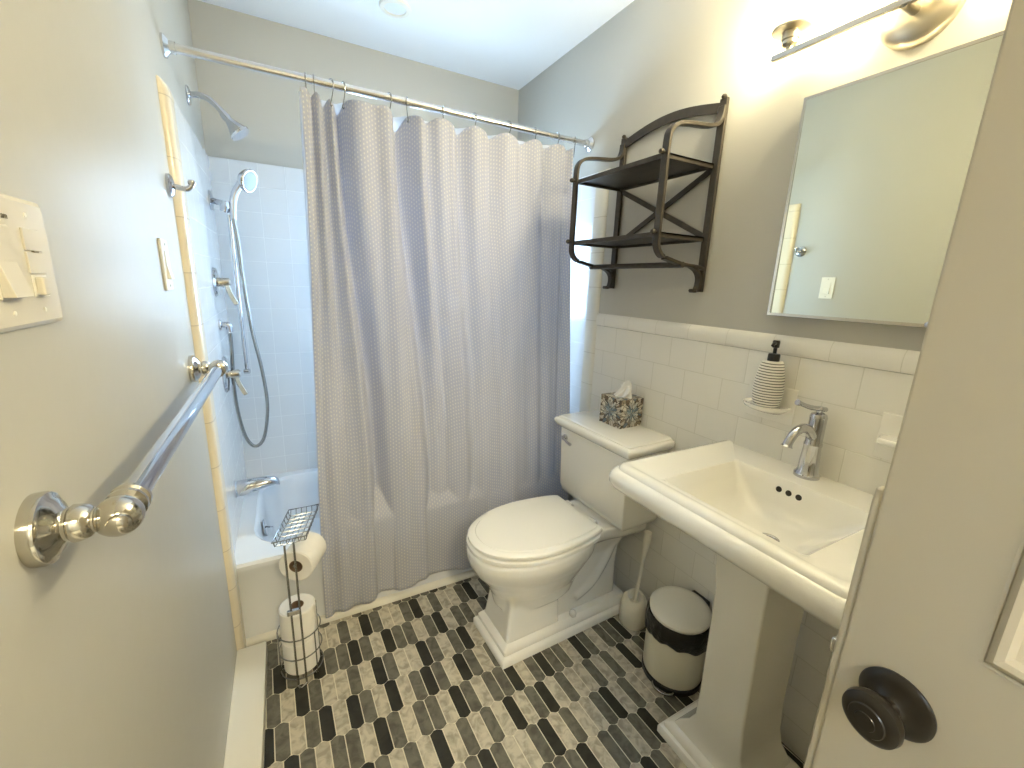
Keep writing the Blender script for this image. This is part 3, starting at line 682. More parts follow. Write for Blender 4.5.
bm = bmesh.new()
# bowl
loft(bm, [egg(-0.30, -0.640, 0.095, 0.17), egg(-0.28, -0.655, 0.110, 0.23), egg(-0.26, -0.690, 0.142, 0.29), egg(-0.24, -0.725, 0.165, 0.335), egg(-0.22, -0.742, 0.178, 0.37), egg(-0.22, -0.748, 0.183, 0.39), egg(-0.22, -0.749, 0.183, 0.42), egg(-0.22, -0.744, 0.179, 0.428)])
# front column
loft(bm, [rrect(-0.640, -0.40, -0.098, 0.098, 0.006, 0.06), rrect(-0.634, -0.40, -0.092, 0.092, 0.006, 0.10), rrect(-0.622, -0.40, -0.084, 0.084, 0.008, 0.20), rrect(-0.63, -0.38, -0.095, 0.095, 0.03, 0.27), rrect(-0.66, -0.34, -0.12, 0.12, 0.06, 0.32)])
# rear body under the deck
loft(bm, [rrect(-0.46, -0.08, -0.070, 0.070, 0.01, 0.055), rrect(-0.46, -0.085, -0.068, 0.068, 0.01, 0.20), rrect(-0.44, -0.08, -0.075, 0.075, 0.02, 0.30), rrect(-0.42, -0.05, -0.10, 0.10, 0.03, 0.38), rrect(-0.20, -0.03, -0.115, 0.115, 0.035, 0.415), rrect(-0.19, -0.03, -0.120, 0.120, 0.035, 0.455)])
# trapway bulge
for sgn in (-1, 1):
    tube(bm, catmull([(-0.30, sgn * 0.046, 0.12), (-0.22, sgn * 0.048, 0.16), (-0.16, sgn * 0.050, 0.24), (-0.12, sgn * 0.052, 0.33)], 6), 0.033, 14)
# deck: rim flares back to the tank with a waist
side = catmull([(-0.50, 0.172, 0), (-0.40, 0.166, 0), (-0.33, 0.146, 0), (-0.27, 0.128, 0), (-0.20, 0.132, 0), (-0.12, 0.150, 0), (-0.02, 0.158, 0)], 4)
def deck(k, z_): return [(p.x, p.y * k, z_) for p in side] + [(p.x, -p.y * k, z_) for p in reversed(side)]
loft(bm, [deck(0.80, 0.375), deck(0.93, 0.392), deck(0.99, 0.410), deck(1.0, 0.424), deck(0.985, 0.436), deck(0.95, 0.441)])
bw = obj('bowl', bm, PORC, t)
for mtype, kw in (('REMESH', dict(mode='VOXEL', voxel_size=0.0055, use_smooth_shade=True)), ('CORRECTIVE_SMOOTH', None), ):
    if kw: md = bw.modifiers.new('Remesh', 'REMESH'); [setattr(md, k, v) for k, v in kw.items()]
md = bw.modifiers.new('Smooth', 'SMOOTH'); md.factor = 0.5; md.iterations = 9
bm = bmesh.new()   # stepped plinth
loft(bm, [rrect(-0.672, -0.04, -0.127, 0.127, 0.005, 0.0), rrect(-0.672, -0.04, -0.127, 0.127, 0.005, 0.022), rrect(-0.667, -0.042, -0.122, 0.122, 0.006, 0.030), rrect(-0.658, -0.045, -0.113, 0.113, 0.006, 0.034),
          rrect(-0.658, -0.045, -0.113, 0.113, 0.006, 0.050), rrect(-0.650, -0.05, -0.106, 0.106, 0.006, 0.060), rrect(-0.640, -0.05, -0.098, 0.098, 0.008, 0.068)])
obj('plinth', bm, PORC, t)
for sgn in (-1, 1):
    bm = bmesh.new(); lathe(bm, [(0.014, 0), (0.0145, 0.012), (0.012, 0.019), (0.006, 0.023), (0, 0.024)], (-0.33, sgn * 0.094, 0.064), (0, 0, 1), 20); obj('bolt_cap', bm, PORC, t)
# seat + lid
so_ = seat_outline
bm = bmesh.new(); loft(bm, [so_(-0.270, -0.742, 0.180, 0.430), so_(-0.268, -0.748, 0.185, 0.434), so_(-0.268, -0.748, 0.185, 0.446), so_(-0.270, -0.742, 0.181, 0.4500)]); obj('seat', bm, PORC, t)
bm = bmesh.new()
loft(bm, [so_(-0.262, -0.736, 0.176, 0.4525), so_(-0.260, -0.743, 0.182, 0.4570), so_(-0.260, -0.743, 0.182, 0.467), so_(-0.262, -0.736, 0.177, 0.4720), so_(-0.272, -0.716, 0.160, 0.4735), so_(-0.274, -0.713, 0.157, 0.4765), so_(-0.290, -0.690, 0.140, 0.4780)])
obj('lid', bm, PORC, t)
for sgn in (-1, 1):
    bm = bmesh.new(); lathe(bm, [(0.011, -0.018), (0.012, -0.014), (0.012, 0.014), (0.011, 0.018)], (-0.248, sgn * 0.075, 0.458), (0, 1, 0), 16); obj('hinge', bm, PORC, t)
# tank
bm = bmesh.new()
loft(bm, [rrect(-0.186, -0.012, -0.178, 0.178, 0.006, 0.452), rrect(-0.198, -0.010, -0.188, 0.188, 0.006, 0.462), rrect(-0.206, -0.008, -0.193, 0.193, 0.006, 0.480), rrect(-0.212, -0.006, -0.197, 0.197, 0.006, 0.50), rrect(-0.222, -0.004, -0.202, 0.202, 0.006, 0.765)])
obj('tank', bm, PORC, t)
bm = bmesh.new(); q = lambda a: (-0.222 - a, -0.002, -0.202 - a, 0.202 + a)
R = []
for a, z_ in ((-0.004, 0.765), (0.004, 0.768), (0.014, 0.777), (0.022, 0.788), (0.025, 0.797), (0.023, 0.805), (0.016, 0.811), (0.010, 0.812), (0.009, 0.816), (0.002, 0.8185)):
    xa, xb, ya, yb = q(a); R.append(rrect(xa, xb, ya, yb, 0.02 if False else 0.008, z_))
loft(bm, R)
# clipped front corners
o = obj('tank_lid', bm, PORC, t)
bm = bmesh.new(); lathe(bm, [(0.014, 0), (0.014, 0.006), (0.009, 0.010), (0.009, 0.018), (0, 0.019)], (-0.219, 0.165, 0.728), (-1, 0, 0), 20)
tube(bm, [(-0.235, 0.165, 0.728), (-0.240, 0.135, 0.722), (-0.242, 0.105, 0.718)], [0.006, 0.0055, 0.007], 10)
obj('flush_lever', bm, CHROME, t)

# tissue box
t = thing('tissue_box', 'square tissue box cover in blue and bronze mosaic on the toilet tank', 'tissue box', (1.450, 1.262, 0.8188), math.radians(2))
bm = bmesh.new(); uvl = bm.loops.layers.uv.new('UVMap'); a, h = 0.060, 0.118
co = [(-a, -a), (a, -a), (a, a), (-a, a)]
vb = [bm.verts.new((x, y, 0)) for x, y in co]; vt = [bm.verts.new((x, y, h)) for x, y in co]
for i in range(4):
    j = (i + 1) % 4; f = bm.faces.new((vb[i], vb[j], vt[j], vt[i]))
    for l, u in zip(f.loops, ((0, 0), (1, 0), (1, 1), (0, 1))): l[uvl].uv = u
f = bm.faces.new(vb[::-1]); n = 24
# top with an oval opening
ins = [bm.verts.new((0.030 * math.cos(2 * PI * i / n), 0.022 * math.sin(2 * PI * i / n), h)) for i in range(n)]
lo = [bm.verts.new((v.co.x, v.co.y, h - 0.012)) for v in ins]
sq = []
for i in range(n):
    an = 2 * PI * i / n; c, s = math.cos(an), math.sin(an); k = a / max(abs(c), abs(s)); sq.append((c * k, s * k))
per = [bm.verts.new((x, y, h)) for x, y in sq]
for i in range(n):
    j = (i + 1) % n
    f = bm.faces.new((per[i], per[j], ins[j], ins[i]))
    for l in f.loops: l[uvl].uv = (l.vert.co.x / (2 * a) + 0.5, l.vert.co.y / (2 * a) + 0.5)
    bm.faces.new((ins[i], ins[j], lo[j], lo[i]))
bm.faces.new(lo)
obj('box_cover', bm, MOSAIC, t, smooth=False)
# pulled tissue: crumpled upright sheet
bm = bmesh.new()
def tis(u, v):
    a = 2 * PI * u; h_ = v
    r = 0.032 * (1 - 0.52 * h_ ** 0.8) * (1 + 0.34 * math.sin(3 * a + 2 * h_) + 0.22 * math.sin(7 * a - 5 * h_))
    lean = 0.018 * math.sin(2.2 * h_)
    return Vector((r * math.cos(a) * 0.8 - 0.004 + lean * 0.3, r * math.sin(a) * 1.05 - lean, h - 0.006 + 0.062 * h_ + 0.010 * math.sin(2 * a + 1) * h_))
grid(bm, tis, 48, 14); bmesh.ops.remove_doubles(bm, verts=bm.verts[:], dist=1e-5)
o = obj('tissue', bm, TISSUE, t, solid=0.0008)

# toilet brush
t = thing('toilet_brush', 'white toilet brush standing in its pot between toilet and bin', 'toilet brush', (1.440, 1.063, 0))
bm = bmesh.new(); R = []
for r, z_ in ((0.044, 0), (0.048, 0.006), (0.049, 0.05), (0.048, 0.085), (0.043, 0.108), (0.034, 0.122), (0.026, 0.128), (0.022, 0.125), (0.018, 0.10)):
    r *= 1.16; R.append([(r * 0.95 * math.cos(a), r * math.sin(a), z_ + (0.012 * math.cos(a - 0.6) if z_ > 0.1 else 0)) for a in [2 * PI * i / 32 for i in range(32)]])
loft(bm, R); obj('pot', bm, PLATEW, t)
bm = bmesh.new(); pts = catmull([(0.0, 0.0, 0.09), (0.003, -0.006, 0.20), (0.007, -0.012, 0.30), (0.010, -0.016, 0.38), (0.012, -0.018, 0.43)], 6)
tube(bm, pts, [0.0075 + 0.0075 * sm(0.45, 0.85, i / (len(pts) - 1)) for i in range(len(pts))], 14); obj('handle', bm, PLATEW, t)

# ------------------------------------------------------------------ pedal bin
t = thing('pedal_bin', 'small cream pedal bin lined with a black bag beside the sink pedestal', 'trash can', (1.402, 0.822, 0), math.radians(0))
rb = 0.103
bm = bmesh.new(); lathe(bm, [(0, 0.0), (rb - 0.003, 0.0), (rb + 0.001, 0.004), (rb + 0.001, 0.020), (rb - 0.004, 0.026), (0, 0.026)], n=48); obj('base_ring', bm, BLACKP, t)
BINM = M('bin_enamel', (0.72, 0.68, 0.55), 0.3)
bm = bmesh.new(); lathe(bm, [(rb - 0.004, 0.022), (rb - 0.001, 0.03), (rb + 0.001, 0.235), (rb - 0.004, 0.250), (rb - 0.006, 0.250), (rb - 0.008, 0.03), (0, 0.028)], n=48)
obj('body', bm, BINM, t)
bm = bmesh.new(); R = []
for k_, (r, z_) in enumerate(((rb + 0.003, 0.180), (rb + 0.0075, 0.187), (rb + 0.0085, 0.22), (rb + 0.0075, 0.248), (rb + 0.002, 0.258), (rb - 0.008, 0.255), (rb - 0.012, 0.21))):
    R.append([((r + 0.0016 * math.sin(9 * a + z_ * 60) + 0.001 * math.sin(23 * a)) * math.cos(a), (r + 0.0016 * math.sin(9 * a + z_ * 60)) * math.sin(a), z_ + (0.010 * math.sin(2 * a + 0.7) + 0.003 * math.sin(11 * a) if k_ < 2 else 0)) for a in [2 * PI * i / 96 for i in range(96)]])
loft(bm, R, False, False); obj('liner_bag', bm, BAGM, t, label='black bag folded over the bin rim')
bm = bmesh.new(); lathe(bm, [(rb - 0.006, 0.0), (rb - 0.001, 0.0), (rb, 0.010), (rb - 0.004, 0.016), (rb * 0.8, 0.022), (rb * 0.4, 0.026), (0, 0.027)], (0, 0, 0.264), (-0.07, -0.03, 1), 48); obj('lid', bm, M('bin_lid', (0.80, 0.77, 0.68), 0.28), t)
bm = bmesh.new(); box(bm, rb - 0.012, rb + 0.011, -0.035, 0.035, 0.248, 0.285); obj('hinge_block', bm, BLACKP, t, bevel=0.004)
bm = bmesh.new(); an = math.radians(205)
pts = [((rb + rr) * math.cos(an + d), (rb + rr) * math.sin(an + d), 0.014) for d, rr in ((-0.34, 0.001), (-0.28, 0.010), (-0.15, 0.017), (0, 0.020), (0.15, 0.017), (0.28, 0.010), (0.34, 0.001))]
tube(bm, catmull(pts, 4), 0.0045, 10); obj('pedal', bm, STEEL, t)

# ------------------------------------------------------------------ pedestal sink
SC = 0.54
t = thing('pedestal_sink', 'white rectangular pedestal sink with a stepped base on the right wall', 'sink', (0, SC, 0))
ZT = 0.888; bm = bmesh.new(); xb = W + 0.0008
R = []
def rr2(ins, z_, r=0.03): return rrect(1.018 + ins, xb, -0.318 + ins, 0.318 - ins, [0.002, r, r, 0.002], z_)
for ins, z_, r in ((0.165, 0.735, .03), (0.12, 0.760, .03), (0.075, 0.785, .03), (0.050, 0.795, .03), (0.046, 0.803, .03), (0.030, 0.808, .03), (0.012, 0.818, .035), (0.002, 0.834, .04), (0.001, 0.850, .04), (0.006, 0.864, .04), (0.015, 0.873, .035), (0.020, 0.874, .035), (0.022, 0.880, .033), (0.028, 0.886, .03), (0.036, ZT, .028), (0.046, ZT, .026), (0.052, 0.8845, .024)):
    R.append(rr2(ins, z_, r))
# deck and basin
bx0, bx1, by0, by1 = 1.092, 1.398, -0.185, 0.165
R += [rrect(bx0 - 0.014, bx1 + 0.012, by0 - 0.014, by1 + 0.014, 0.016, 0.8845), rrect(bx0 - 0.004, bx1 + 0.003, by0 - 0.004, by1 + 0.004, 0.014, 0.8835), rrect(bx0, bx1, by0, by1, 0.014, 0.879),
      rrect(bx0 + 0.006, bx1 - 0.004, by0 + 0.016, by1 - 0.014, 0.018, 0.855), rrect(bx0 + 0.020, bx1 - 0.010, by0 + 0.050, by1 - 0.036, 0.035, 0.812), rrect(bx0 + 0.045, bx1 - 0.022, by0 + 0.085, by1 - 0.062, 0.055, 0.782), rrect(bx0 + 0.085, bx1 - 0.050, by0 + 0.120, by1 - 0.095, 0.05, 0.766), rrect(bx0 + 0.13, bx1 - 0.09, by0 + 0.150, by1 - 0.130, 0.03, 0.762)]
loft(bm, R); obj('basin', bm, PORC, t)
bm = bmesh.new(); lathe(bm, [(0.024, 0.0), (0.024, 0.003), (0.018, 0.004), (0.017, 0.0015), (0, 0.0015)], (1.285, -0.018, 0.7625), (0, 0, 1), 28); obj('drain', bm, CHROME, t)
for k_ in (-1, 0, 1):
    bm = bmesh.new(); lathe(bm, [(0.0078, -0.004), (0.0078, 0.0008), (0, 0.0008)], (bx1 - 0.0040, 0.010 + k_ * 0.0255, 0.853), (-1, 0, 0.2), 18); obj('overflow_hole', bm, DARK, t)
bm = bmesh.new()
def pr_(x0_, x1_, hw, z_, r=0.006):
    q_ = 0.014 * sm(0.05, 0.15, z_) 
    return rrect(x0_, x1_, -hw + q_ * 0.15, hw - q_ * 2.0, r, z_)
loft(bm, [pr_(1.190, 1.470, 0.152, 0.0), pr_(1.190, 1.470, 0.152, 0.018), pr_(1.194, 1.466, 0.148, 0.026), pr_(1.203, 1.458, 0.139, 0.029), pr_(1.203, 1.458, 0.139, 0.040), pr_(1.210, 1.450, 0.131, 0.050), pr_(1.222, 1.435, 0.118, 0.054), pr_(1.228, 1.43, 0.110, 0.075), pr_(1.232, 1.42, 0.095, 0.105), pr_(1.228, 1.415, 0.087, 0.15),
          pr_(1.222, 1.41, 0.082, 0.25), pr_(1.210, 1.41, 0.080, 0.60), pr_(1.195, 1.42, 0.086, 0.70), pr_(1.180, 1.43, 0.10, 0.745)])
obj('pedestal', bm, PORC, t)
bm = bmesh.new(); lathe(bm, [(0.022, 0), (0.022, 0.006), (0.010, 0.010), (0.010, 0.03), (0.016, 0.034), (0.016, 0.06), (0.008, 0.064), (0, 0.064)], (W, -0.115, 0.60), (-1, 0, 0), 20)
tube(bm, [(W - 0.045, -0.115, 0.60), (W - 0.045, -0.115, 0.70)], 0.006, 8); obj('supply_valve', bm, NICKEL, t)
# faucet
t = thing('faucet', 'chrome single-lever faucet with a curved spout on the sink', 'faucet', (1.478, 0.556, 0.8845))
bm = bmesh.new(); lathe(bm, [(0.031, 0), (0.031, 0.008), (0.027, 0.013), (0.0245, 0.020), (0.0225, 0.055), (0.0205, 0.086), (0.0215, 0.090), (0.0215, 0.096), (0.0200, 0.100), (0.0200, 0.165), (0.0205, 0.170), (0.018, 0.178), (0.010, 0.182), (0, 0.183)], n=36); obj('body', bm, CHROME, t)
bm = bmesh.new(); sp_ = catmull([(-0.008, 0, 0.115), (-0.035, 0.002, 0.138), (-0.060, 0.004, 0.145), (-0.088, 0.006, 0.136), (-0.104, 0.008, 0.115), (-0.110, 0.009, 0.100)], 6)
m_ = len(sp_); tube(bm, sp_, [0.0135 - 0.0025 * min(1, i / m_ * 1.6) + (0.004 * sm(0.85, 1, i / m_)) for i in range(m_)], 18); obj('spout', bm, CHROME, t)
bm = bmesh.new(); lathe(bm, [(0.008, 0.178), (0.0075, 0.188), (0.010, 0.192), (0.008, 0.198), (0, 0.199)], n=20)
tube(bm, catmull([(0.016, -0.006, 0.190), (0, 0, 0.192), (-0.03, 0.012, 0.197), (-0.055, 0.022, 0.206), (-0.066, 0.026, 0.210)], 5), [0.0065] * 12 + [0.006] * 5 + [0.008] * 4, 14); obj('lever_handle', bm, CHROME, t)

# ------------------------------------------------------------------ soap dishes and bottle
def dish(y, lab, cat):
    t = thing('soap_dish', lab, cat, (W, y, 1.05))
    obj('dish_plate', bx(-0.006, -0.0002, -0.072, 0.072, -0.054, 0.054), PORC, t, smooth=False, bevel=0.003)
    bm = bmesh.new(); n = 28
    def half(r, d, z_): return [(-d * math.sin(PI * i / n) ** 0.7 - 0.003, r * math.cos(PI * i / n), z_) for i in range(n + 1)] + [(-0.0008, -r, z_), (-0.0008, r, z_)]
    loft(bm, [half(0.040, 0.040, -0.026), half(0.050, 0.062, -0.018), half(0.059, 0.078, -0.010), half(0.062, 0.082, -0.004), half(0.061, 0.080, 0.0), half(0.055, 0.072, -0.001), half(0.051, 0.066, -0.005)])
    obj('dish_shelf', bm, PORC, t)
    return t
dish(0.708, 'white ceramic wall soap dish under the striped bottle', 'soap dish')
t = thing('toothbrush_holder', 'white ceramic wall holder between faucet and open door', 'toothbrush holder', (W, 0.385, 1.045))
obj('back_plate', bx(-0.006, -0.0002, -0.054, 0.054, -0.062, 0.054), PORC, t, smooth=False, bevel=0.003)
bm = bmesh.new()
loft(bm, [[(-0.004, y, z_) for y, z_ in ((-0.045, -0.03), (0.045, -0.03), (0.045, 0.0), (-0.045, 0.0))], [(-0.03, y, z_) for y, z_ in ((-0.042, -0.022), (0.042, -0.022), (0.042, 0.001), (-0.042, 0.001))], [(-0.062, y, z_) for y, z_ in ((-0.034, -0.010), (0.034, -0.010), (0.034, 0.002), (-0.034, 0.002))]])
obj('shelf', bm, PORC, t, bevel=0.004)
t = thing('soap_dispenser', 'white soap bottle with thin black rings and a black pump', 'soap dispenser', (1.468, 0.694, 1.0508))
bm = bmesh.new(); lathe(bm, [(0.029, 0), (0.033, 0.003), (0.038, 0.025), (0.0395, 0.05), (0.037, 0.08), (0.032, 0.108), (0.028, 0.126), (0.025, 0.131), (0, 0.132)], n=40); obj('bottle', bm, RINGED, t)
bm = bmesh.new(); lathe(bm, [(0.0155, 0.130), (0.0155, 0.148), (0.014, 0.152), (0.005, 0.153), (0.005, 0.168), (0.009, 0.170), (0.0095, 0.186), (0.008, 0.190), (0, 0.190)], n=24)
tube(bm, [(0, 0, 0.183), (-0.022, -0.006, 0.182), (-0.030, -0.008, 0.177)], [0.005, 0.0045, 0.004], 10); obj('pump', bm, BLACKP, t)

# ------------------------------------------------------------------ wall shelf
t = thing('wall_shelf', 'dark iron two-tier wall shelf with an X back above the toilet', 'shelf', (W + 0.004, 0, 0))
yl, yr = 1.462, 1.012
FX = -0.235
for y, nm in ((yl, 'l'), (yr, 'r')):
    bm = bmesh.new(); bar(bm, [(-0.008, y, 1.365), (-0.008, y, 1.958)], (0.013, 0.006), (1, 0, 0))
    b_ = obj('back_post', bm, IRON, t, smooth=False, bevel=0.0015)
    bm = bmesh.new(); lathe(bm, [(0.006, -0.006), (0.009, 0), (0.006, 0.006), (0, 0.008)], (-0.012, y, 1.962), (0, 0, 1), 14); obj('knob', bm, IRON, b_)
    bm = bmesh.new()
    bar(bm, catmull([(-0.075, y, 1.450), (-0.040, y, 1.436), (-0.022, y, 1.415), (-0.020, y, 1.390), (-0.028, y, 1.370), (-0.044, y, 1.366)], 5), (0.011, 0.004), (0, 0, 1) if False else (1, 0, 0.3))
    lathe(bm, [(0, -0.010), (0.006, -0.008), (0.006, 0.008), (0, 0.010)], (-0.046, y, 1.369), (0, 1, 0), 14)
    obj('towel_hook', bm, IRON, b_)
    bm = bmesh.new()
    pts = catmull([(-0.014, y, 1.935), (-0.017, y, 1.905), (-0.032, y, 1.880), (-0.075, y, 1.868), (-0.150, y, 1.860), (-0.200, y, 1.850), (-0.228, y, 1.828), (FX, y, 1.790), (FX, y, 1.70), (FX, y, 1.60), (FX, y, 1.535), (-0.232, y, 1.500), (-0.210, y, 1.474), (-0.165, y, 1.462), (-0.110, y, 1.452), (-0.05, y, 1.448), (-0.014, y, 1.442)], 5)
    bar(bm, pts, (0.0125, 0.0055), (-1, 0, 0.35)); obj('side_frame', bm, IRON, t, bevel=0.0015)
    for z_ in (1.768, 1.542):
        bm = bmesh.new(); lathe(bm, [(0.0045, 0), (0.0045, 0.008), (0.008, 0.012), (0.0085, 0.017), (0.006, 0.022), (0, 0.023)], (FX - 0.003, y, z_), (-1, 0, 0), 16); obj('bolt_knob', bm, IRON, t)
for z_ in (1.768, 1.542):
    bm = bmesh.new(); box(bm, FX + 0.004, -0.012, yr + 0.004, yl - 0.004, z_ - 0.003, z_ + 0.003)
    box(bm, FX + 0.002, FX + 0.008, yr + 0.004, yl - 0.004, z_ - 0.012, z_ + 0.003); box(bm, -0.018, -0.012, yr + 0.004, yl - 0.004, z_ - 0.012, z_ + 0.003)
    box(bm, FX + 0.004, -0.012, yr + 0.004, yr + 0.010, z_ - 0.012, z_ + 0.003); box(bm, FX + 0.004, -0.012, yl - 0.010, yl - 0.004, z_ - 0.012, z_ + 0.003)
    obj('shelf_board', bm, IRON, t, smooth=False)
bm = bmesh.new(); n = 16
bar(bm, [(-0.010, yr + (yl - yr) * i / n, 1.930 + 0.034 * math.sin(PI * i / n)) for i in range(n + 1)], (0.0035, 0.015), (0, 0, 1)); obj('arched_rail', bm, IRON, t)
for a, b_ in ((1.756, 1.546), (1.546, 1.756)):
    bm = bmesh.new(); bar(bm, [(-0.009 + (0.003 if a > b_ else 0), yl - 0.01, a), (-0.009 + (0.003 if a > b_ else 0), yr + 0.01, b_)], (0.009, 0.003), (1, 0, 0)); obj('cross_brace', bm, IRON, t, smooth=False)
bm = bmesh.new(); tube(bm, [(-0.120, yr - 0.014, 1.450), (-0.120, yl + 0.014, 1.450)], 0.0095, 12); obj('towel_rail', bm, IRON, t)

# ------------------------------------------------------------------ mirror cabinet
CY0, CY1, CZ0, CZ1 = 0.385, 0.752, 1.308, 1.872
t = thing('medicine_cabinet', 'mirrored medicine cabinet with a thin metal frame above the sink', 'mirror', (W + 0.006, CY1, CZ0))
hh, ww = CZ1 - CZ0, CY1 - CY0
obj('cabinet_body', bx(-0.020, 0, -ww + 0.006, -0.006, 0.006, hh - 0.006), PLATEW, t, smooth=False)
bm = bmesh.new(); fw = 0.007
for a in ((-0.030, -0.018, -ww, -ww + fw, 0, hh), (-0.030, -0.018, -fw, 0, 0, hh), (-0.030, -0.018, -ww + fw, -fw, 0, fw), (-0.030, -0.018, -ww + fw, -fw, hh - fw, hh)): box(bm, *a)
obj('frame', bm, FRAMEC, t, smooth=False)
bm = bmesh.new(); box(bm, -0.0035, 0.0035, -ww / 2 + fw, ww / 2 - fw, -hh / 2 + fw, hh / 2 - fw)
o = obj('mirror_glass', bm, MIRROR, t, smooth=False, loc=(-0.0235, -ww / 2, hh / 2)); o.rotation_euler = (0, -0.008, 0.004)
bm = bmesh.new(); lathe(bm, [(0.007, 0), (0.007, 0.004), (0.004, 0.006), (0, 0.0065)], (-0.030, -ww + 0.006, 0.006), (-1, 0, 0), 16); obj('corner_clip', bm, CHROME, t)

# ------------------------------------------------------------------ vanity light
VZ = 1.972
t = thing('vanity_light', 'wall light bar with glass shades and lit bulbs above the mirror', 'wall light', (W + 0.006, 0.545, VZ))
bm = bmesh.new(); lathe(bm, [(0.074, 0), (0.074, 0.008), (0.070, 0.018), (0.058, 0.027), (0.038, 0.033), (0, 0.035)], (0, 0, 0.012), (-1, 0, 0), 48); obj('back_plate', bm, BNICK, t)
bm = bmesh.new(); tube(bm, [(-0.03, 0, 0), (-0.085, 0, 0)], 0.010, 14); obj('stem', bm, NICKEL, t)
bm = bmesh.new(); bar(bm, [(-0.085, -0.276, 0), (-0.085, 0.276, 0)], (0.0065, 0.0065), (0, 0, 1)); obj('bar', bm, NICKEL, t, bevel=0.001)
for y in (-0.235, 0.0, 0.235):
    bm = bmesh.new(); lathe(bm, [(0.008, 0.004), (0.008, 0.012), (0.014, 0.014), (0.018, 0.018), (0.018, 0.026), (0.021, 0.028), (0.021, 0.044), (0.044, 0.047), (0.0455, 0.050), (0.044, 0.054), (0.030, 0.060), (0, 0.060)], (-0.085, y, 0), (0, 0, 1), 28); so = obj('socket', bm, BNICK, t)
    bm = bmesh.new(); lathe(bm, [(0.040, 0.057), (0.043, 0.075), (0.046, 0.12), (0.050, 0.185), (0.0485, 0.185), (0.0445, 0.12), (0.0415, 0.076), (0.0385, 0.059)], (-0.085, y, 0), (0, 0, 1), 36)
    bmesh.ops.delete(bm, geom=[f for f in bm.faces if len(f.verts) > 10], context='FACES'); obj('glass_shade', bm, GLASS, so)
    bm = bmesh.new(); lathe(bm, [(0.011, 0.058), (0.013, 0.075), (0.022, 0.095), (0.028, 0.115), (0.027, 0.132), (0.018, 0.148), (0, 0.154)], (-0.085, y, 0), (0, 0, 1), 28); obj('bulb', bm, BULB, so)
    ld = bpy.data.lights.new('bulb_light', 'POINT'); ld.energy = 6.7; ld.color = (1.0, 0.87, 0.57); ld.shadow_soft_size = 0.03
    lo_ = bpy.data.objects.new('bulb_light', ld); COL.objects.link(lo_); lo_.location = (W + 0.006 - 0.085, 0.545 + y, VZ + 0.118)

# ------------------------------------------------------------------ unseen hall lamp, added as warm fill for the room
t = thing('hall_fill_lamp', 'unseen round fill lamp added in the hall beyond the doorway', 'ceiling light', (0.42, FY - 0.75, H))
bm = bmesh.new(); lathe(bm, [(0.16, 0), (0.16, 0.02), (0.15, 0.025), (0, 0.025)], (0, 0, 0), (0, 0, -1), 40); obj('base', bm, NICKEL, t)
bm = bmesh.new(); lathe(bm, [(0.145, 0.026), (0.14, 0.05), (0.10, 0.08), (0.05, 0.092), (0, 0.095)], (0, 0, 0), (0, 0, -1), 40); obj('fill_lamp_shade', bm, emit('fill_lamp_glow', (1.0, 0.87, 0.62), 5), t)
ld = bpy.data.lights.new('hall_fill_light', 'AREA'); ld.shape = 'DISK'; ld.size = 0.28; ld.energy = 15.0; ld.color = (1.0, 0.86, 0.54)  # fill light sent through the doorway from the added fixture
lo_ = bpy.data.objects.new('hall_fill_light', ld); COL.objects.link(lo_); lo_.location = (0.42, FY - 0.75, H - 0.10)

# ------------------------------------------------------------------ ceiling light
t = thing('ceiling_light', 'small round recessed light in the ceiling above the tub', 'ceiling light', (0.74, 2.02, H))
bm = bmesh.new(); lathe(bm, [(0.042, 0), (0.044, 0.010), (0.060, 0.008), (0.064, 0.0)], (0, 0, 0), (0, 0, -1), 40)
bmesh.ops.delete(bm, geom=[f for f in bm.faces if len(f.verts) > 10], context='FACES'); obj('trim_ring', bm, PLATEW, t)
bm = bmesh.new(); lathe(bm, [(0.043, 0.001), (0.043, 0.004), (0, 0.007)], (0, 0, 0), (0, 0, -1), 36); obj('lens', bm, M('frosted_lens', (0.8, 0.84, 0.9), 0.3), t)

# ------------------------------------------------------------------ door (open, right)
E0 = Vector((0.838, 0.188, 0)); th = math.radians(5.5)
DW, DT, DH = 0.685, 0.035, 2.03
d = bpy.data.objects.new('door_1', None); COL.objects.link(d); d['kind'] = 'structure'; d['label'] = 'cream painted panel door standing open at right'
# local: +x thickness away from camera, -y towards hinge; free edge at y=0
d.location = (E0.x, E0.y, 0.012); d.rotation_euler = (0, 0, -th)
bm = bmesh.new()
# frame pieces leave recessed panels
st = 0.112
pan = [(-DW + st, -st, 0.25, 0.80), (-DW + st, -st, 1.012, 1.90)]
ys = [-DW, -DW + st, -st, 0]; zs = [0, 0.25, 0.80, 1.012, 1.90, DH]
for i in range(3):
    for j in range(5):
        if i == 1 and j in (1, 3): continue
        box(bm, 0, DT, ys[i], ys[i + 1], zs[j], zs[j + 1])
bmesh.ops.remove_doubles(bm, verts=bm.verts[:], dist=1e-5)
bmesh.ops.delete(bm, geom=[f for f in bm.faces if not all(len(e.link_faces) == 2 for e in f.edges) and False], context='FACES')
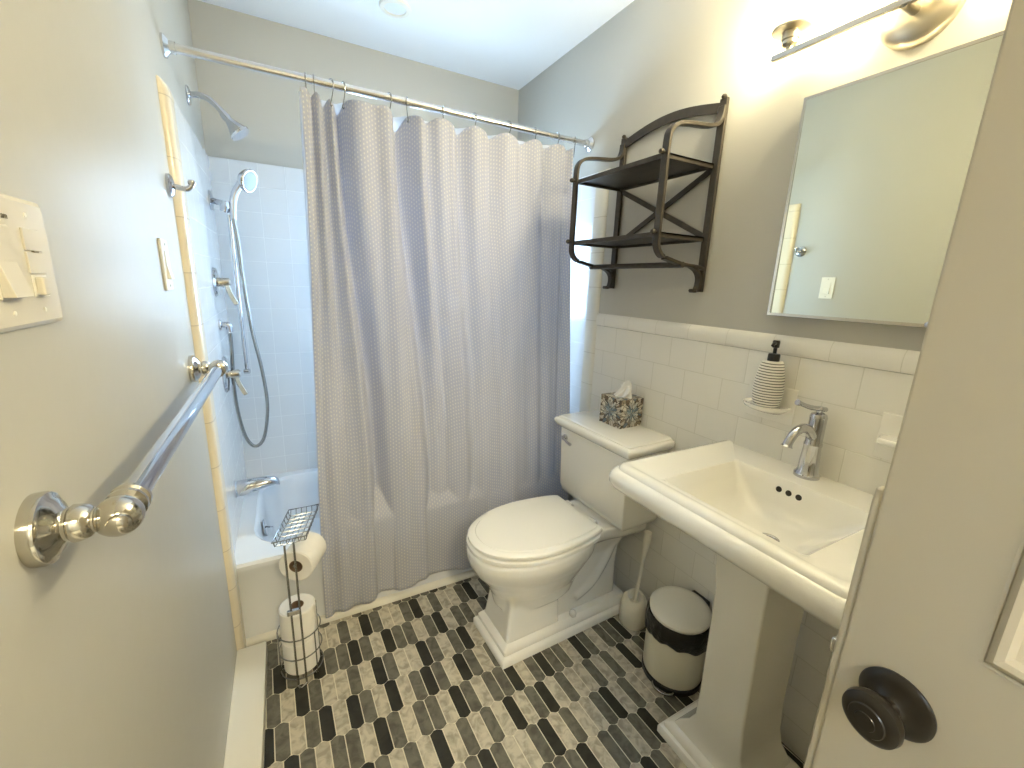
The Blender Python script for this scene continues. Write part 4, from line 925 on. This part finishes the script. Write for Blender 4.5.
# drop interior duplicate faces
seen = {}
for f in bm.faces: seen.setdefault(tuple(sorted(v.index for v in f.verts)), []).append(f)
bm.verts.index_update(); seen = {}
for f in bm.faces: seen.setdefault(tuple(sorted(v.index for v in f.verts)), []).append(f)
bmesh.ops.delete(bm, geom=[f for fs in seen.values() if len(fs) > 1 for f in fs], context='FACES')
leaf = obj('door_leaf', bm, DOORM, d, smooth=False, bevel=0.0035)
for (a, b, z0, z1) in pan:
    bm = bmesh.new()
    def rk(ins, x): return [(x, a + ins, z0 + ins), (x, b - ins, z0 + ins), (x, b - ins, z1 - ins), (x, a + ins, z1 - ins)]
    loft(bm, [rk(0, 0.018), rk(0, 0.002), rk(0.006, -0.003), rk(0.012, -0.001), rk(0.016, 0.006), rk(0.024, 0.011), rk(0.034, 0.011), rk(0.060, 0.005), rk(0.062, 0.003)], False, True)
    obj('door_panel', bm, DOORM, d, smooth=False)
    bm = bmesh.new(); loft(bm, [rk(0, 0.018), rk(0, DT - 0.002), rk(0.016, DT - 0.008), rk(0.034, DT - 0.012)], False, True); obj('door_panel', bm, DOORM, d, smooth=False)
bm = bmesh.new(); bar(bm, [(0.010, 0.004, 0.0), (0.010, 0.004, 1.125), (0.011, 0.003, 1.142)], (0.0085, 0.005), (0, 1, 0)); obj('edge_strip', bm, DOORM, d, bevel=0.003)
bm = bmesh.new(); box(bm, 0.010, 0.026, -0.001, 0.018, 0.898, 0.920); obj('latch_bolt', bm, NICKEL, d, bevel=0.003)
KZ, KY = 0.905, -0.062
bm = bmesh.new(); lathe(bm, [(0.036, 0), (0.0365, 0.003), (0.034, 0.006), (0.026, 0.009), (0.015, 0.012), (0.0115, 0.016), (0.0115, 0.028), (0.015, 0.032), (0.022, 0.035), (0.0265, 0.040), (0.0285, 0.046), (0.0275, 0.052), (0.022, 0.057), (0.018, 0.0575), (0.017, 0.0590), (0.010, 0.0605), (0.0095, 0.0615), (0.0, 0.062)], (0, KY, KZ), (-1, 0, 0), 48)
obj('door_knob', bm, BRONZE, d)
bm = bmesh.new(); lathe(bm, [(0.036, 0), (0.034, 0.006), (0.013, 0.012), (0.0115, 0.028), (0.022, 0.035), (0.0285, 0.046), (0.022, 0.057), (0, 0.060)], (DT, KY, KZ), (1, 0, 0), 32)
obj('door_knob', bm, BRONZE, d)
for z_ in (0.25, 1.0, 1.8):
    bm = bmesh.new(); lathe(bm, [(0.006, -0.045), (0.006, 0.045)], (DT + 0.004, -DW, z_), (0, 0, 1), 14); obj('hinge', bm, BRONZE, d)

# ------------------------------------------------------------------ light
wd = bpy.data.worlds.new('World'); S.world = wd; wd.use_nodes = True
bg = wd.node_tree.nodes['Background']; bg.inputs[0].default_value = (0.50, 0.72, 1.0, 1); bg.inputs[1].default_value = 13.5
pl = bpy.data.lights.new('window_daylight', 'AREA'); pl.shape = 'RECTANGLE'; pl.size = WX1 - WX0 - 0.07; pl.size_y = WZ1 - WZ0 - 0.07; pl.cycles.is_portal = True
po = bpy.data.objects.new('window_daylight', pl); COL.objects.link(po); po.location = ((WX0 + WX1) / 2, BK + 0.09, (WZ0 + WZ1) / 2); po.rotation_euler = (-PI / 2, 0, 0)

# ------------------------------------------------------------------ camera
cd = bpy.data.cameras.new('Camera'); cam = bpy.data.objects.new('Camera', cd); COL.objects.link(cam)
yaw, pit, rol = 0.49708923, -0.23380633, 0.03596527
f_ = Vector((math.sin(yaw) * math.cos(pit), math.cos(yaw) * math.cos(pit), math.sin(pit)))
r_ = Vector((math.cos(yaw), -math.sin(yaw), 0)); u_ = r_.cross(f_)
c_, s_ = math.cos(rol), math.sin(rol); r2 = c_ * r_ + s_ * u_; u2 = -s_ * r_ + c_ * u_
cam.matrix_world = Matrix(((r2.x, u2.x, -f_.x, 0.24529), (r2.y, u2.y, -f_.y, 0.0), (r2.z, u2.z, -f_.z, 1.37057), (0, 0, 0, 1)))
cd.sensor_width = 36; cd.lens = 421.274 / 1024 * 36; cd.clip_start = 0.02
S.camera = cam
S.view_settings.view_transform = 'Standard'; S.view_settings.look = 'None'; S.view_settings.gamma = 1; S.view_settings.use_curve_mapping = False
S.view_settings.exposure = 1.6
